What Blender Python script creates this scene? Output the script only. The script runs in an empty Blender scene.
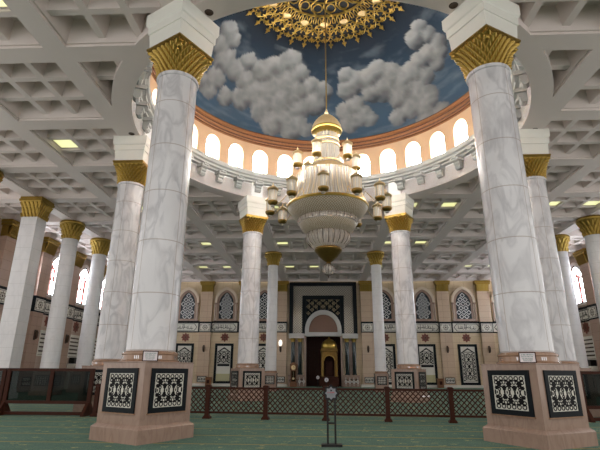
import bpy, bmesh, math, random
from mathutils import Vector, Matrix, noise
R = math.radians
pi = math.pi
col = bpy.context.scene.collection
rnd = random.Random(7)

# ------------------------------------------------------------------ materials
def lin(r, g, b):
    def f(c):
        c /= 255.0
        return c / 12.92 if c <= 0.04045 else ((c + 0.055) / 1.055) ** 2.4
    return (f(r), f(g), f(b), 1.0)

class NT:
    def __init__(s, name):
        s.m = bpy.data.materials.new(name); s.m.use_nodes = True
        s.t = s.m.node_tree; s.b = s.t.nodes['Principled BSDF']
    def n(s, typ, **kw):
        nd = s.t.nodes.new(typ)
        for k, v in kw.items():
            if k in nd.inputs.keys() if isinstance(k, str) and k[0].isupper() else False:
                nd.inputs[k].default_value = v
            else:
                setattr(nd, k, v)
        return nd
    def l(s, a, b): s.t.links.new(a, b)
    def obj(s): return s.n('ShaderNodeTexCoord').outputs['Object']
    def gen(s): return s.n('ShaderNodeNewGeometry').outputs['Position']
    def mix(s, fac, a, b):
        nd = s.n('ShaderNodeMix', data_type='RGBA')
        if hasattr(fac, 'links'): s.l(fac, nd.inputs[0])
        else: nd.inputs[0].default_value = fac
        for x, i in ((a, 6), (b, 7)):
            if hasattr(x, 'links'): s.l(x, nd.inputs[i])
            else: nd.inputs[i].default_value = x
        return nd.outputs[2]
    def math(s, op, a, b=0.0, c=None):
        nd = s.n('ShaderNodeMath', operation=op)
        for i, x in enumerate((a, b, c)):
            if x is None: continue
            if hasattr(x, 'links'): s.l(x, nd.inputs[i])
            else: nd.inputs[i].default_value = x
        return nd.outputs[0]
    def ramp(s, fac, stops):
        nd = s.n('ShaderNodeValToRGB')
        e = nd.color_ramp.elements
        while len(e) < len(stops): e.new(0.5)
        for el, (p, c) in zip(e, stops):
            el.position = p; el.color = c
        s.l(fac, nd.inputs[0]); return nd.outputs[0]
    def noise(s, vec, scale, detail=4, dist=0.0):
        nd = s.n('ShaderNodeTexNoise')
        nd.inputs['Scale'].default_value = scale; nd.inputs['Detail'].default_value = detail
        nd.inputs['Distortion'].default_value = dist
        if vec is not None: s.l(vec, nd.inputs['Vector'])
        return nd.outputs['Fac']
    def bump(s, h, strength=0.3, dist=0.02):
        nd = s.n('ShaderNodeBump'); nd.inputs['Strength'].default_value = strength
        nd.inputs['Distance'].default_value = dist
        s.l(h, nd.inputs['Height']); s.l(nd.outputs[0], s.b.inputs['Normal'])
    def set(s, base=None, rough=None, metal=None, spec=None, coat=None):
        for k, v in (('Base Color', base), ('Roughness', rough), ('Metallic', metal), ('Specular IOR Level', spec), ('Coat Weight', coat)):
            if v is None: continue
            if hasattr(v, 'links'): s.l(v, s.b.inputs[k])
            else: s.b.inputs[k].default_value = v
        return s.m

def plain(name, c, rough=0.5, metal=0.0, var=0.08, scale=6.0, spec=0.4):
    t = NT(name)
    f = t.noise(t.obj(), scale, 3)
    k = 1 - var
    t.set(t.mix(f, (c[0]*k, c[1]*k, c[2]*k, 1), (min(1, c[0]*(1+var)), min(1, c[1]*(1+var)), min(1, c[2]*(1+var)), 1)), rough, metal, spec)
    return t.m

def marble(name, base, vein, rough, joint=None, step=1.475, off=0.605, scale=1.1, vert=True, amount=0.6):
    """polished stone: soft cloud and veins; joint = colour of the joints between drums of stone"""
    t = NT(name)
    o = t.obj()
    mp = t.n('ShaderNodeMapping'); t.l(o, mp.inputs[0]); mp.inputs['Rotation'].default_value = (.5, .35, 0); mp.inputs['Scale'].default_value = (1.5, 1.5, .55)
    n1 = t.noise(mp.outputs[0], scale * 1.2, 8, .7)
    v = t.ramp(n1, [(0.40, (0, 0, 0, 1)), (0.5, (1, 1, 1, 1)), (0.58, (0, 0, 0, 1))])
    n2 = t.noise(o, scale * 0.5, 3, 0.8)
    c = t.mix(t.math('MULTIPLY', n2, 0.35), base, vein)
    c = t.mix(t.math('MULTIPLY', t.math('MULTIPLY', v, n2), amount), c, vein)
    if joint:
        sp = t.n('ShaderNodeSeparateXYZ'); t.l(o, sp.inputs[0])
        zz = t.math('FRACT', t.math('DIVIDE', t.math('ADD', sp.outputs[2], -off), step))
        ln = t.math('LESS_THAN', zz, 0.016)
        if vert:
            a = t.math('ARCTAN2', sp.outputs[1], sp.outputs[0])
            fr = t.math('FRACT', t.math('ADD', t.math('DIVIDE', a, pi / 2), 0.01))
            l2 = t.math('LESS_THAN', fr, 0.02)
            ln = t.math('MAXIMUM', ln, l2)
        c = t.mix(t.math('MULTIPLY', ln, 0.6), c, joint)
    t.set(c, rough, 0, 0.45)
    return t.m

def slabs(name, base, base2, joint, rough, w=1.2, hgt=0.75, axis='x'):
    """wall faced with stone slabs and thin joints"""
    t = NT(name)
    p = t.gen()
    sp = t.n('ShaderNodeSeparateXYZ'); t.l(p, sp.inputs[0])
    cb = t.n('ShaderNodeCombineXYZ')
    t.l(sp.outputs[0 if axis == 'x' else 1], cb.inputs[0]); t.l(sp.outputs[2], cb.inputs[1])
    br = t.n('ShaderNodeTexBrick'); t.l(cb.outputs[0], br.inputs['Vector'])
    br.offset = 0.0
    br.inputs['Color1'].default_value = base; br.inputs['Color2'].default_value = base2
    br.inputs['Mortar'].default_value = joint; br.inputs['Scale'].default_value = 1.0
    br.inputs['Mortar Size'].default_value = 0.008; br.inputs['Brick Width'].default_value = w
    br.inputs['Row Height'].default_value = hgt
    f = t.noise(p, 1.7, 5, 1.2)
    c = t.mix(t.math('MULTIPLY', f, 0.3), br.outputs[0], (base[0]*.62, base[1]*.6, base[2]*.58, 1))
    t.set(c, rough, 0, 0.4)
    return t.m

def emit(name, c, strength, base=(0.8, 0.8, 0.8, 1)):
    t = NT(name); t.set(base, 0.4)
    t.b.inputs['Emission Color'].default_value = c
    t.b.inputs['Emission Strength'].default_value = strength
    return t.m

M = {}
M['white_marble'] = marble('white_marble', lin(236, 233, 235), lin(128, 125, 133), 0.22, lin(150, 128, 112))
M['pillar_marble'] = marble('pillar_marble', lin(228, 225, 226), lin(176, 174, 175), 0.3, lin(160, 156, 150), step=0.8, vert=False, amount=.3)
M['pink_marble'] = marble('pink_marble', lin(168, 142, 127), lin(128, 102, 88), 0.2, None, scale=2.2)
M['pink_gloss'] = marble('pink_gloss', lin(168, 134, 110), lin(128, 94, 72), 0.08, None, scale=2.5)
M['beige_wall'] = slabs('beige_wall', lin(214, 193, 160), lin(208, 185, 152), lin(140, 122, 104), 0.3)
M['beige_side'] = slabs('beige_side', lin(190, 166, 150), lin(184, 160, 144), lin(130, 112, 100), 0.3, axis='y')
M['rose_wall'] = slabs('rose_wall', lin(198, 172, 148), lin(204, 178, 152), lin(128, 108, 96), 0.25, w=3.0)
M['plaster'] = plain('plaster', lin(224, 212, 207), 0.6, var=.03, scale=.8)
M['drum_white'] = plain('drum_white', lin(244, 245, 246), 0.5, var=.02, scale=1)
M['corbel_grey'] = plain('corbel_grey', lin(172, 174, 172), 0.5, var=.03)
M['impost'] = plain('impost_white', lin(232, 230, 222), 0.45, var=.02)
M['peach'] = plain('peach_plaster', lin(196, 164, 132), 0.6, var=.04, scale=2)
M['black_stone'] = plain('black_stone', lin(20, 25, 29), 0.45, var=.2, spec=.12)
M['ink'] = plain('black_ornament', lin(20, 18, 20), 0.5, var=.2, spec=.12)
M['pale_panel'] = plain('pale_panel', lin(218, 214, 203), 0.35, var=.05)
M['lintel'] = plain('grey_lintel', lin(190, 188, 184), 0.35, var=.05)
M['green_marble'] = plain('dark_green_marble', lin(30, 42, 40), 0.15, var=.35, scale=3)
M['star_red'] = plain('red_stone', lin(122, 62, 48), 0.35, var=.15)
M['wood'] = plain('dark_red_wood', lin(62, 30, 18), 0.5, var=.25, scale=4, spec=.15)
M['wood_dark'] = plain('dark_wood', lin(56, 27, 18), 0.5, var=.25, scale=3, spec=.12)
M['wood_box'] = plain('brown_wood', lin(122, 78, 46), 0.4, var=.2, scale=4)
M['black_metal'] = plain('black_metal', lin(14, 11, 11), 0.6, 0.0, var=.1)
M['bronze'] = plain('bronze', lin(70, 52, 40), 0.35, 0.4, var=.1)
M['copper'] = plain('copper_moulding', lin(150, 104, 70), 0.45, 0.25, var=.15)
M['copper_dark'] = plain('copper_dark_stripe', lin(92, 58, 40), 0.45, 0.25, var=.15)  # darker stripes of the copper moulding
M['tympanum'] = plain('brown_tympanum', lin(124, 88, 70), 0.4, var=.06)
M['paper'] = plain('white_card', lin(225, 215, 218), 0.5, var=.02)
M['silver'] = plain('silver_sign_face', lin(130, 131, 137), 0.4, 0.1, var=.03)
M['red_ink'] = plain('red_lettering', lin(176, 40, 52), 0.5, var=.02)
M['grey_ink'] = plain('grey_lettering', lin(110, 124, 120), 0.5, var=.02)
M['teal_ink'] = plain('teal_lettering', lin(110, 140, 132), 0.5, var=.02)
M['leaded'] = plain('leaded_glass', lin(44, 52, 58), 0.25, var=.25, scale=5)
M['surround'] = plain('pale_surround', lin(216, 198, 176), 0.45, var=.04)
M['lead'] = plain('window_lead', lin(214, 214, 212), 0.4, var=.05)
M['pink_frame'] = plain('pink_tracery', lin(206, 120, 112), 0.5, var=.05)
M['black_box'] = plain('black_screen', lin(12, 12, 13), 0.3, var=.05)
M['white_grille'] = plain('white_grille', lin(228, 224, 214), 0.45, var=.03)

def gold_mat(name, c, rough, depth=0.0, scale=30):
    t = NT(name)
    f = t.noise(t.obj(), 9, 3)
    t.set(t.mix(f, (c[0]*.7, c[1]*.68, c[2]*.6, 1), c), rough, 0.88)
    return t.m
M['gold'] = gold_mat('gilding', lin(184, 154, 80), 0.3)
M['gold_dull'] = gold_mat('dull_gilding', lin(168, 140, 70), 0.36)
M['gold_bright'] = gold_mat('bright_gilding', lin(220, 196, 154), 0.4)
M['gold_bronze'] = gold_mat('bronze_gilding', lin(150, 122, 66), 0.34)
M['gold_dark'] = gold_mat('dark_gilding', lin(122, 96, 52), .4)  # darker gold of the minbar's canopy, cornice and posts
M['chrome'] = plain('chrome_trim', lin(200, 196, 196), 0.15, 0.9, var=.05)

def mirror_lattice():
    t = NT('grey_mirror_mosaic')
    sp = t.n('ShaderNodeSeparateXYZ'); t.l(t.gen(), sp.inputs[0])
    a = t.math('ADD', sp.outputs[0], sp.outputs[2]); b = t.math('SUBTRACT', sp.outputs[0], sp.outputs[2])
    fa = t.math('LESS_THAN', t.math('ABSOLUTE', t.math('SUBTRACT', t.math('FRACT', t.math('MULTIPLY', a, 3.2)), .5)), .1)
    fb = t.math('LESS_THAN', t.math('ABSOLUTE', t.math('SUBTRACT', t.math('FRACT', t.math('MULTIPLY', b, 3.2)), .5)), .1)
    m = t.math('MAXIMUM', fa, fb)
    t.set(t.mix(m, lin(170, 164, 152), lin(112, 102, 92)), 0.22, 0.25)
    return t.m
M['mirror'] = mirror_lattice()

def carpet():
    t = NT('green_carpet')
    p = t.gen()
    sp = t.n('ShaderNodeSeparateXYZ'); t.l(p, sp.inputs[0])
    base = t.mix(t.noise(p, 1.2, 5), lin(66, 96, 86), lin(106, 130, 116))
    fine = t.noise(p, 34, 3)
    base = t.mix(t.math('MULTIPLY', t.math('GREATER_THAN', fine, .5), .45), base, lin(48, 70, 62))
    # flowers woven in staggered rows
    mp = t.n('ShaderNodeMapping'); t.l(p, mp.inputs[0]); mp.inputs['Scale'].default_value = (2.2, 2.9, 1)
    vo = t.n('ShaderNodeTexVoronoi'); t.l(mp.outputs[0], vo.inputs['Vector']); vo.inputs['Scale'].default_value = 1.0
    vo.inputs['Randomness'].default_value = .55
    spot = t.math('LESS_THAN', t.math('ADD', vo.outputs['Distance'], t.math('MULTIPLY', t.noise(p, 9, 2), .35)), .42)
    spot = t.math('MULTIPLY', spot, t.math('GREATER_THAN', t.noise(p, 14, 2), .5))
    base = t.mix(t.math('MULTIPLY', spot, .8), base, lin(178, 170, 112))
    vo2 = t.n('ShaderNodeTexVoronoi'); t.l(p, vo2.inputs['Vector']); vo2.inputs['Scale'].default_value = 5.5
    vine = t.math('LESS_THAN', t.math('ABSOLUTE', t.math('SUBTRACT', vo2.outputs['Distance'], .38)), .035)
    base = t.mix(t.math('MULTIPLY', vine, .3), base, lin(140, 160, 120))
    # gold prayer-row lines, each with a darker edge band
    yy = t.math('FRACT', t.math('DIVIDE', t.math('ADD', sp.outputs[1], 7.9), 1.54))
    line = t.math('LESS_THAN', t.math('ABSOLUTE', t.math('SUBTRACT', yy, .04)), .022)
    band = t.math('LESS_THAN', yy, .12)
    base = t.mix(t.math('MULTIPLY', band, .3), base, lin(58, 82, 72))
    base = t.mix(t.math('MULTIPLY', line, .85), base, lin(190, 152, 70))
    t.set(base, 0.95, 0, 0.1)
    t.b.inputs['Sheen Weight'].default_value = .1; t.b.inputs['Sheen Roughness'].default_value = .4; t.b.inputs['Sheen Tint'].default_value = (.55, .85, .65, 1)
    t.bump(fine, .25, .01)
    return t.m
M['carpet'] = carpet()

def crystal(name, c0, c1):
    """strings of cut glass: bright and partly see-through"""
    t = NT(name)
    o = t.obj()
    sp = t.n('ShaderNodeSeparateXYZ'); t.l(o, sp.inputs[0])
    a = t.math('ARCTAN2', sp.outputs[1], sp.outputs[0])
    st = t.math('MULTIPLY_ADD', t.math('SINE', t.math('MULTIPLY', a, 96.0)), .5, .5)
    f = t.math('MULTIPLY_ADD', t.noise(o, 30, 2), .5, t.math('MULTIPLY', st, .5))
    t.set(t.mix(f, c0, c1), 0.12, 0.0, .8)
    tr = t.n('ShaderNodeBsdfTransparent')
    tl = t.n('ShaderNodeBsdfTranslucent'); tl.inputs[0].default_value = (1, .98, .94, 1)
    m2 = t.n('ShaderNodeMixShader'); m2.inputs[0].default_value = .65
    t.l(tl.outputs[0], m2.inputs[1]); t.l(t.b.outputs[0], m2.inputs[2])
    mx = t.n('ShaderNodeMixShader'); mx.inputs[0].default_value = .78
    t.l(tr.outputs[0], mx.inputs[1]); t.l(m2.outputs[0], mx.inputs[2])
    t.l(mx.outputs[0], t.t.nodes['Material Output'].inputs[0])
    return t.m
M['crystal'] = crystal('crystal_strings', lin(112, 106, 98), lin(212, 208, 200))
M['shade_crystal'] = crystal('shaded_crystal', lin(112, 100, 92), lin(206, 194, 184))  # same crystal low on the chandelier, its shade painted in as a browner tone

def net():
    """net of small crystals on bronze wire"""
    t = NT('crystal_net')
    o = t.obj()
    sp = t.n('ShaderNodeSeparateXYZ'); t.l(o, sp.inputs[0])
    a = t.math('ARCTAN2', sp.outputs[1], sp.outputs[0])
    st = t.math('SINE', t.math('MULTIPLY', a, 84.0))
    rw = t.math('SINE', t.math('MULTIPLY', sp.outputs[2], 62.0))
    f = t.math('ADD', t.math('MULTIPLY', t.math('MULTIPLY', st, rw), .5), t.math('MULTIPLY', t.noise(o, 20, 2), .9))
    t.set(t.mix(f, lin(140, 120, 92), lin(216, 206, 190)), 0.3, .1)
    return t.m
M['net'] = net()

def glass(name, tint, trans):
    t = NT(name); t.set(tint, 0.05, 0, .12)
    tr = t.n('ShaderNodeBsdfTransparent'); tr.inputs[0].default_value = (.75, .8, .78, 1)
    mx = t.n('ShaderNodeMixShader'); mx.inputs[0].default_value = 1 - trans
    t.l(tr.outputs[0], mx.inputs[1]); t.l(t.b.outputs[0], mx.inputs[2])
    t.l(mx.outputs[0], t.t.nodes['Material Output'].inputs[0])
    return t.m
M['dark_glass'] = glass('smoked_glass', lin(12, 18, 17), .42)
M['lamp_glass'] = emit('lit_lamp_glass', (1, .93, .8, 1), .6)
M['day_pane'] = emit('daylit_pane', (1, .98, .94, 1), 27.0)
M['side_pane'] = emit('daylit_side_pane', (.86, .93, 1, 1), 9)
M['tube_light'] = emit('fluorescent_diffuser', (1, 1, .42, 1), .48)
def outdoors():
    """side window glass: bright sky with a pink building standing outside"""
    t = NT('side_window_glass')
    o = t.obj(); sp = t.n('ShaderNodeSeparateXYZ'); t.l(o, sp.inputs[0])
    s1 = t.math('GREATER_THAN', t.math('SINE', t.math('MULTIPLY', sp.outputs[1], 5.2)), .35)
    s2 = t.math('LESS_THAN', sp.outputs[2], 11.0)
    f = t.math('MULTIPLY', s1, s2)
    t.set((.3, .3, .3, 1), .2)
    t.l(t.mix(f, (.86, .93, 1, 1), (.036, .018, .016, 1)), t.b.inputs['Emission Color'])
    t.b.inputs['Emission Strength'].default_value = 14
    return t.m
M['side_pane'] = outdoors()
M['tracery_grey'] = plain('grey_gilt_tracery', lin(150, 134, 104), .4, .2)
M['fret'] = plain('window_fret', lin(250, 250, 248), .5, var=.01)

# ------------------------------------------------------------------ mesh builder
class MB:
    def __init__(s): s.v = []; s.f = []; s.mi = []
    def add(s, vs, fs, mi=0, xf=None):
        b = len(s.v)
        s.v += [tuple(xf @ Vector(v)) if xf is not None else tuple(v) for v in vs]
        s.f += [tuple(i + b for i in f) for f in fs]
        s.mi += [mi] * len(fs)
        return s
    def box(s, x0, x1, y0, y1, z0, z1, mi=0, xf=None):
        vs = [(x, y, z) for z in (z0, z1) for y in (y0, y1) for x in (x0, x1)]
        return s.add(vs, [(0, 2, 3, 1), (4, 5, 7, 6), (0, 1, 5, 4), (2, 6, 7, 3), (0, 4, 6, 2), (1, 3, 7, 5)], mi, xf)
    def frus(s, a0, a1, z0, z1, mi=0, c=(0, 0), b0=None, b1=None, caps=True):
        b0 = a0 if b0 is None else b0; b1 = a1 if b1 is None else b1
        vs = [(c[0]-a0, c[1]-b0, z0), (c[0]+a0, c[1]-b0, z0), (c[0]+a0, c[1]+b0, z0), (c[0]-a0, c[1]+b0, z0),
              (c[0]-a1, c[1]-b1, z1), (c[0]+a1, c[1]-b1, z1), (c[0]+a1, c[1]+b1, z1), (c[0]-a1, c[1]+b1, z1)]
        fs = [(0, 1, 5, 4), (1, 2, 6, 5), (2, 3, 7, 6), (3, 0, 4, 7)]
        if caps: fs += [(3, 2, 1, 0), (4, 5, 6, 7)]
        return s.add(vs, fs, mi)
    def stack(s, prof, mi=0, c=(0, 0)):
        """square section through (half, z) points"""
        b = []
        for a, z in prof:
            b += [(c[0]-a, c[1]-a, z), (c[0]+a, c[1]-a, z), (c[0]+a, c[1]+a, z), (c[0]-a, c[1]+a, z)]
        fs = [(3, 2, 1, 0)]
        for k in range(len(prof) - 1):
            for i in range(4):
                j = (i + 1) % 4
                fs.append((4*k+i, 4*k+j, 4*k+4+j, 4*k+4+i))
        k = 4 * (len(prof) - 1)
        fs.append((k, k+1, k+2, k+3))
        return s.add(b, fs, mi)
    def lathe(s, prof, n=32, c=(0, 0), mi=0, a0=0.0, a1=2*pi, fn=None, xf=None, caps=True):
        full = abs(a1 - a0 - 2*pi) < 1e-6
        m = n if full else n + 1
        vs = []
        for k, (r, z) in enumerate(prof):
            for i in range(m):
                a = a0 + (a1 - a0) * i / n
                rr = fn(r, z, a, k) if fn else r
                vs.append((c[0] + rr*math.cos(a), c[1] + rr*math.sin(a), z))
        fs = []
        for k in range(len(prof) - 1):
            for i in range(n):
                j = (i + 1) % m
                fs.append((k*m+i, k*m+j, (k+1)*m+j, (k+1)*m+i))
        if full and caps:
            if prof[0][0] > 1e-4: fs.append(tuple(range(m))[::-1])
            if prof[-1][0] > 1e-4: fs.append(tuple((len(prof)-1)*m + i for i in range(m)))
        return s.add(vs, fs, mi, xf)
    def tube(s, pts, r, n=6, mi=0, closed=False, xf=None):
        pts = [Vector(p) for p in pts]
        vs = []; N = len(pts)
        up = Vector((0.13, 0.07, 1)).normalized()
        for i, p in enumerate(pts):
            if closed: d = pts[(i+1) % N] - pts[i-1]
            else: d = pts[min(i+1, N-1)] - pts[max(i-1, 0)]
            d.normalize()
            a = d.cross(up)
            if a.length < .05: a = d.cross(Vector((1, 0, 0)))
            a.normalize(); b = d.cross(a)
            for k in range(n):
                t = 2*pi*k/n
                vs.append(p + (a*math.cos(t) + b*math.sin(t)) * r)
        fs = []
        for i in range(N if closed else N - 1):
            j = (i + 1) % N
            for k in range(n):
                l = (k + 1) % n
                fs.append((i*n+k, i*n+l, j*n+l, j*n+k))
        if not closed:
            fs.append(tuple(range(n))[::-1]); fs.append(tuple((N-1)*n + k for k in range(n)))
        return s.add(vs, fs, mi, xf)
    def prism(s, poly, o, u, v, d, mi=0):
        """outline poly (2-D) on the plane at o spanned by u, v; d = depth vector"""
        o, u, v, d = Vector(o), Vector(u), Vector(v), Vector(d)
        n = len(poly)
        a = [o + u*x + v*y for x, y in poly]
        vs = a + [p + d for p in a]
        fs = [tuple(range(n))[::-1], tuple(range(n, 2*n))] + [(i, (i+1) % n, n+(i+1) % n, n+i) for i in range(n)]
        return s.add(vs, fs, mi)
    def ringprism(s, outer, inner, o, u, v, d, mi=0, closed=True):
        """band between two outlines with the same number of points"""
        o, u, v, d = Vector(o), Vector(u), Vector(v), Vector(d)
        n = len(outer)
        P = lambda L, off: [o + u*x + v*y + off for x, y in L]
        z = Vector((0, 0, 0))
        vs = P(outer, z) + P(inner, z) + P(outer, d) + P(inner, d)
        fs = []
        for i in range(n if closed else n - 1):
            j = (i + 1) % n
            fs += [(i, n+i, n+j, j), (2*n+i, 2*n+j, 3*n+j, 3*n+i), (i, j, 2*n+j, 2*n+i), (n+j, n+i, 3*n+i, 3*n+j)]
        if not closed:
            fs += [(0, 2*n, 3*n, n), (n-1, 2*n-1, 4*n-1, 3*n-1)]
        return s.add(vs, fs, mi)
    def sphere(s, c, r, n=12, m=8, mi=0, sz=1.0):
        prof = [(max(1e-5, r*math.sin(pi*k/m)), c[2] - sz*r*math.cos(pi*k/m)) for k in range(m + 1)]
        return s.lathe(prof, n, (c[0], c[1]), mi, caps=False)
    def build(s, name, mats, parent=None, smooth=True, loc=None, ang=38, rz=0):
        me = bpy.data.meshes.new(name)
        me.from_pydata(s.v, [], s.f)
        for m in (mats if isinstance(mats, (list, tuple)) else [mats]):
            me.materials.append(M[m] if isinstance(m, str) else m)
        me.polygons.foreach_set('material_index', s.mi)
        bm = bmesh.new(); bm.from_mesh(me)
        bmesh.ops.recalc_face_normals(bm, faces=bm.faces)
        bm.to_mesh(me); bm.free()
        if smooth:
            me.polygons.foreach_set('use_smooth', [True]*len(me.polygons))
            me.set_sharp_from_angle(angle=R(ang))
        me.update()
        o = bpy.data.objects.new(name, me); col.objects.link(o)
        if parent is not None: o.parent = parent
        if loc is not None: o.location = loc
        o.rotation_euler.z = rz
        return o

def thing(name, label, cat, loc=(0, 0, 0), rz=0.0, group=None):
    o = bpy.data.objects.new(name, None); col.objects.link(o)
    o.empty_display_size = .2
    o.location = loc; o.rotation_euler.z = rz
    o['label'] = label; o['category'] = cat
    if group: o['group'] = group
    return o
def tag(o, label, cat, group=None):
    o['label'] = label; o['category'] = cat
    if group: o['group'] = group
    return o
def struct(o):
    o['kind'] = 'structure'; return o
def copy_tree(o, parent=None):
    c = o.copy(); col.objects.link(c)
    if parent is not None: c.parent = parent
    for ch in list(o.children): copy_tree(ch, c)
    return c
def dup(o, loc, rz, label):
    c = copy_tree(o); c.location = loc; c.rotation_euler.z = rz; c['label'] = label
    return c

def circ(r, n, c=(0, 0), ph=0.0):
    return [(c[0] + r*math.cos(ph + 2*pi*i/n), c[1] + r*math.sin(ph + 2*pi*i/n)) for i in range(n)]
def star(r0, r1, n, c=(0, 0), ph=0.0):
    return [(c[0] + (r0 if i % 2 == 0 else r1)*math.cos(ph + pi*i/n), c[1] + (r0 if i % 2 == 0 else r1)*math.sin(ph + pi*i/n)) for i in range(2*n)]
def flower(r, k, depth, n=40, c=(0, 0), ph=0.0):
    return [(c[0] + r*(1 - depth + depth*math.cos(k*t))*math.cos(t + ph), c[1] + r*(1 - depth + depth*math.cos(k*t))*math.sin(t + ph)) for t in [2*pi*i/n for i in range(n)]]
def strip(p, w):
    """outline of a bent stroke of width w through points p"""
    L = []; Rr = []
    for i in range(len(p)):
        a = p[max(i-1, 0)]; b = p[min(i+1, len(p)-1)]
        dx, dy = b[0]-a[0], b[1]-a[1]; q = math.hypot(dx, dy) or 1
        L.append((p[i][0] - dy/q*w/2, p[i][1] + dx/q*w/2)); Rr.append((p[i][0] + dy/q*w/2, p[i][1] - dx/q*w/2))
    return L, Rr
def stroke(mb, p, w, o, u, v, d, mi=0):
    a, b = strip(p, w)
    mb.ringprism(a, b, o, u, v, d, mi, closed=False)
def rect(x0, x1, y0, y1): return [(x0, y0), (x1, y0), (x1, y1), (x0, y1)]
def rectring(mb, x0, x1, y0, y1, w, o, u, v, d, mi=0):
    mb.ringprism(rect(x0, x1, y0, y1), rect(x0+w, x1-w, y0+w, y1-w), o, u, v, d, mi)
def pointed(w, z0, zs, zt, n=9):
    """outline of a two-centred pointed-arch opening: half width w, sill z0, spring zs, apex zt"""
    h = zt - zs
    c = max(0.0, (h*h - w*w) / (2*w)); r = w + c
    p = [(-w, z0), (w, z0)]
    for i in range(n + 1):
        z = h * math.sin(pi/2*i/n)
        x = -c + math.sqrt(max(0, r*r - z*z)) if h >= w else w*math.sqrt(max(0, 1-(z/h)**2))
        p.append((max(0, x), zs + z))
    return p + [(-x, z) for x, z in p[-2:1:-1]]
def leaf_scale(u, v, rows):
    """height 0..1 of overlapping upright leaves at u (in leaves round), v (0..1 up)"""
    y = v*rows
    for k in range(-1, int(rows)+1):
        dv = y - k
        if dv < 0: break
        if dv > 1.75: continue
        uu = u + (.5 if k % 2 else 0)
        du = abs(uu - math.floor(uu) - .5)
        lim = .5*math.sqrt(max(0, 1 - (max(0, dv-.5)/1.25)**2))
        if du <= lim:
            q = du/max(lim, 1e-4)
            return (.1 + .9*dv/1.75) * (1 - .55*q*q)
    return 0.0

# ------------------------------------------------------------------ camera, view, light
sc = bpy.context.scene
cam = bpy.data.cameras.new('camera'); cam.lens = 461.126 / 600 * 36; cam.sensor_width = 36; cam.clip_end = 300
co = bpy.data.objects.new('camera', cam); col.objects.link(co); sc.camera = co
mt = Matrix.Rotation(R(2.629), 4, 'Z') @ Matrix.Rotation(R(90 + 17.775), 4, 'X') @ Matrix.Rotation(R(0.326), 4, 'Z')
mt.translation = (-0.376, -21.22, 1.55)
co.matrix_world = mt
sc.view_settings.view_transform = 'Standard'; sc.view_settings.look = 'None'
sc.view_settings.gamma = 1; sc.view_settings.use_curve_mapping = False
sc.view_settings.exposure = 0.85
w = bpy.data.worlds.new('daylight'); sc.world = w; w.use_nodes = True
w.node_tree.nodes['Background'].inputs[0].default_value = (1, .97, .94, 1)
w.node_tree.nodes['Background'].inputs[1].default_value = 0.8

ZC = 12.9          # underside of the ceiling beams
PT = 5.05          # structural bay
GX = [PT*i for i in range(-5, 6)]
GY = [3.05 + PT*i for i in range(-5, 8)]
RIN, ROUT = 9.45, 10.3
FZ = -.06           # floor level

# ------------------------------------------------------------------ floor
mb = MB(); mb.box(-26, 26, -34, 42, -.3, FZ)
struct(mb.build('floor', 'carpet', smooth=False))

# ------------------------------------------------------------------ coffered ceiling
OPEN, INN, RIB, ZM, ZT = 2.1, 1.98, .27, ZC + .26, ZC + .95
SUB = (2*INN - 2*RIB) / 3
def sub_centres(cx, cy):
    return [(cx + (i-1)*(SUB+RIB), cy + (j-1)*(SUB+RIB)) for i in range(3) for j in range(3)]
def plate_with_hole(mb, c, a0, a1, z):
    """square ring facing down, from half-size a0 to a1"""
    p = [(c[0]+sx*a, c[1]+sy*a, z) for a in (a0, a1) for sx, sy in ((-1, -1), (1, -1), (1, 1), (-1, 1))]
    mb.add(p, [(i, 4+i, 4+(i+1) % 4, (i+1) % 4) for i in range(4)])
def coffer(mb, cx, cy):
    plate_with_hole(mb, (cx, cy), PT/2, OPEN, ZC)
    mb.frus(OPEN, OPEN, ZC, ZC+.1, c=(cx, cy), caps=False)
    plate_with_hole(mb, (cx, cy), OPEN, INN+.04, ZC+.1)
    mb.frus(INN+.04, INN, ZC+.1, ZM, c=(cx, cy), caps=False)
    h = SUB/2
    for x, y in sub_centres(cx, cy):
        mb.frus(h, h*.66, ZM, ZT, c=(x, y), caps=False)
        mb.add([(x-h*.66, y-h*.66, ZT), (x+h*.66, y-h*.66, ZT), (x+h*.66, y+h*.66, ZT), (x-h*.66, y+h*.66, ZT)], [(0, 1, 2, 3)])
    e = [-INN, -INN+SUB, -INN+SUB+RIB, INN-SUB-RIB, INN-SUB, INN]
    for i in (1, 3):
        mb.add([(cx+e[i], cy-INN, ZM), (cx+e[i+1], cy-INN, ZM), (cx+e[i+1], cy+INN, ZM), (cx+e[i], cy+INN, ZM)], [(0, 1, 2, 3)])
        for j in (0, 2, 4):
            mb.add([(cx+e[j], cy+e[i], ZM), (cx+e[j+1], cy+e[i], ZM), (cx+e[j+1], cy+e[i+1], ZM), (cx+e[j], cy+e[i+1], ZM)], [(0, 1, 2, 3)])
mb = MB(); special = []
for i in range(len(GX)-1):
    for j in range(len(GY)-1):
        cx, cy = (GX[i]+GX[i+1])/2, (GY[j]+GY[j+1])/2
        if -10.2 < GX[i] < 10 and -12.2 < GY[j] < 13: special.append((cx, cy))
        else: coffer(mb, cx, cy)
# beam nearest the end wall, and cover above
ceil = mb.build('ceiling', 'plaster', smooth=False)
struct(ceil)
bm = bmesh.new(); bm.from_mesh(ceil.data)
for f in bm.faces:
    if f.normal.z > .5: f.normal_flip()
bm.to_mesh(ceil.data); bm.free()

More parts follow.
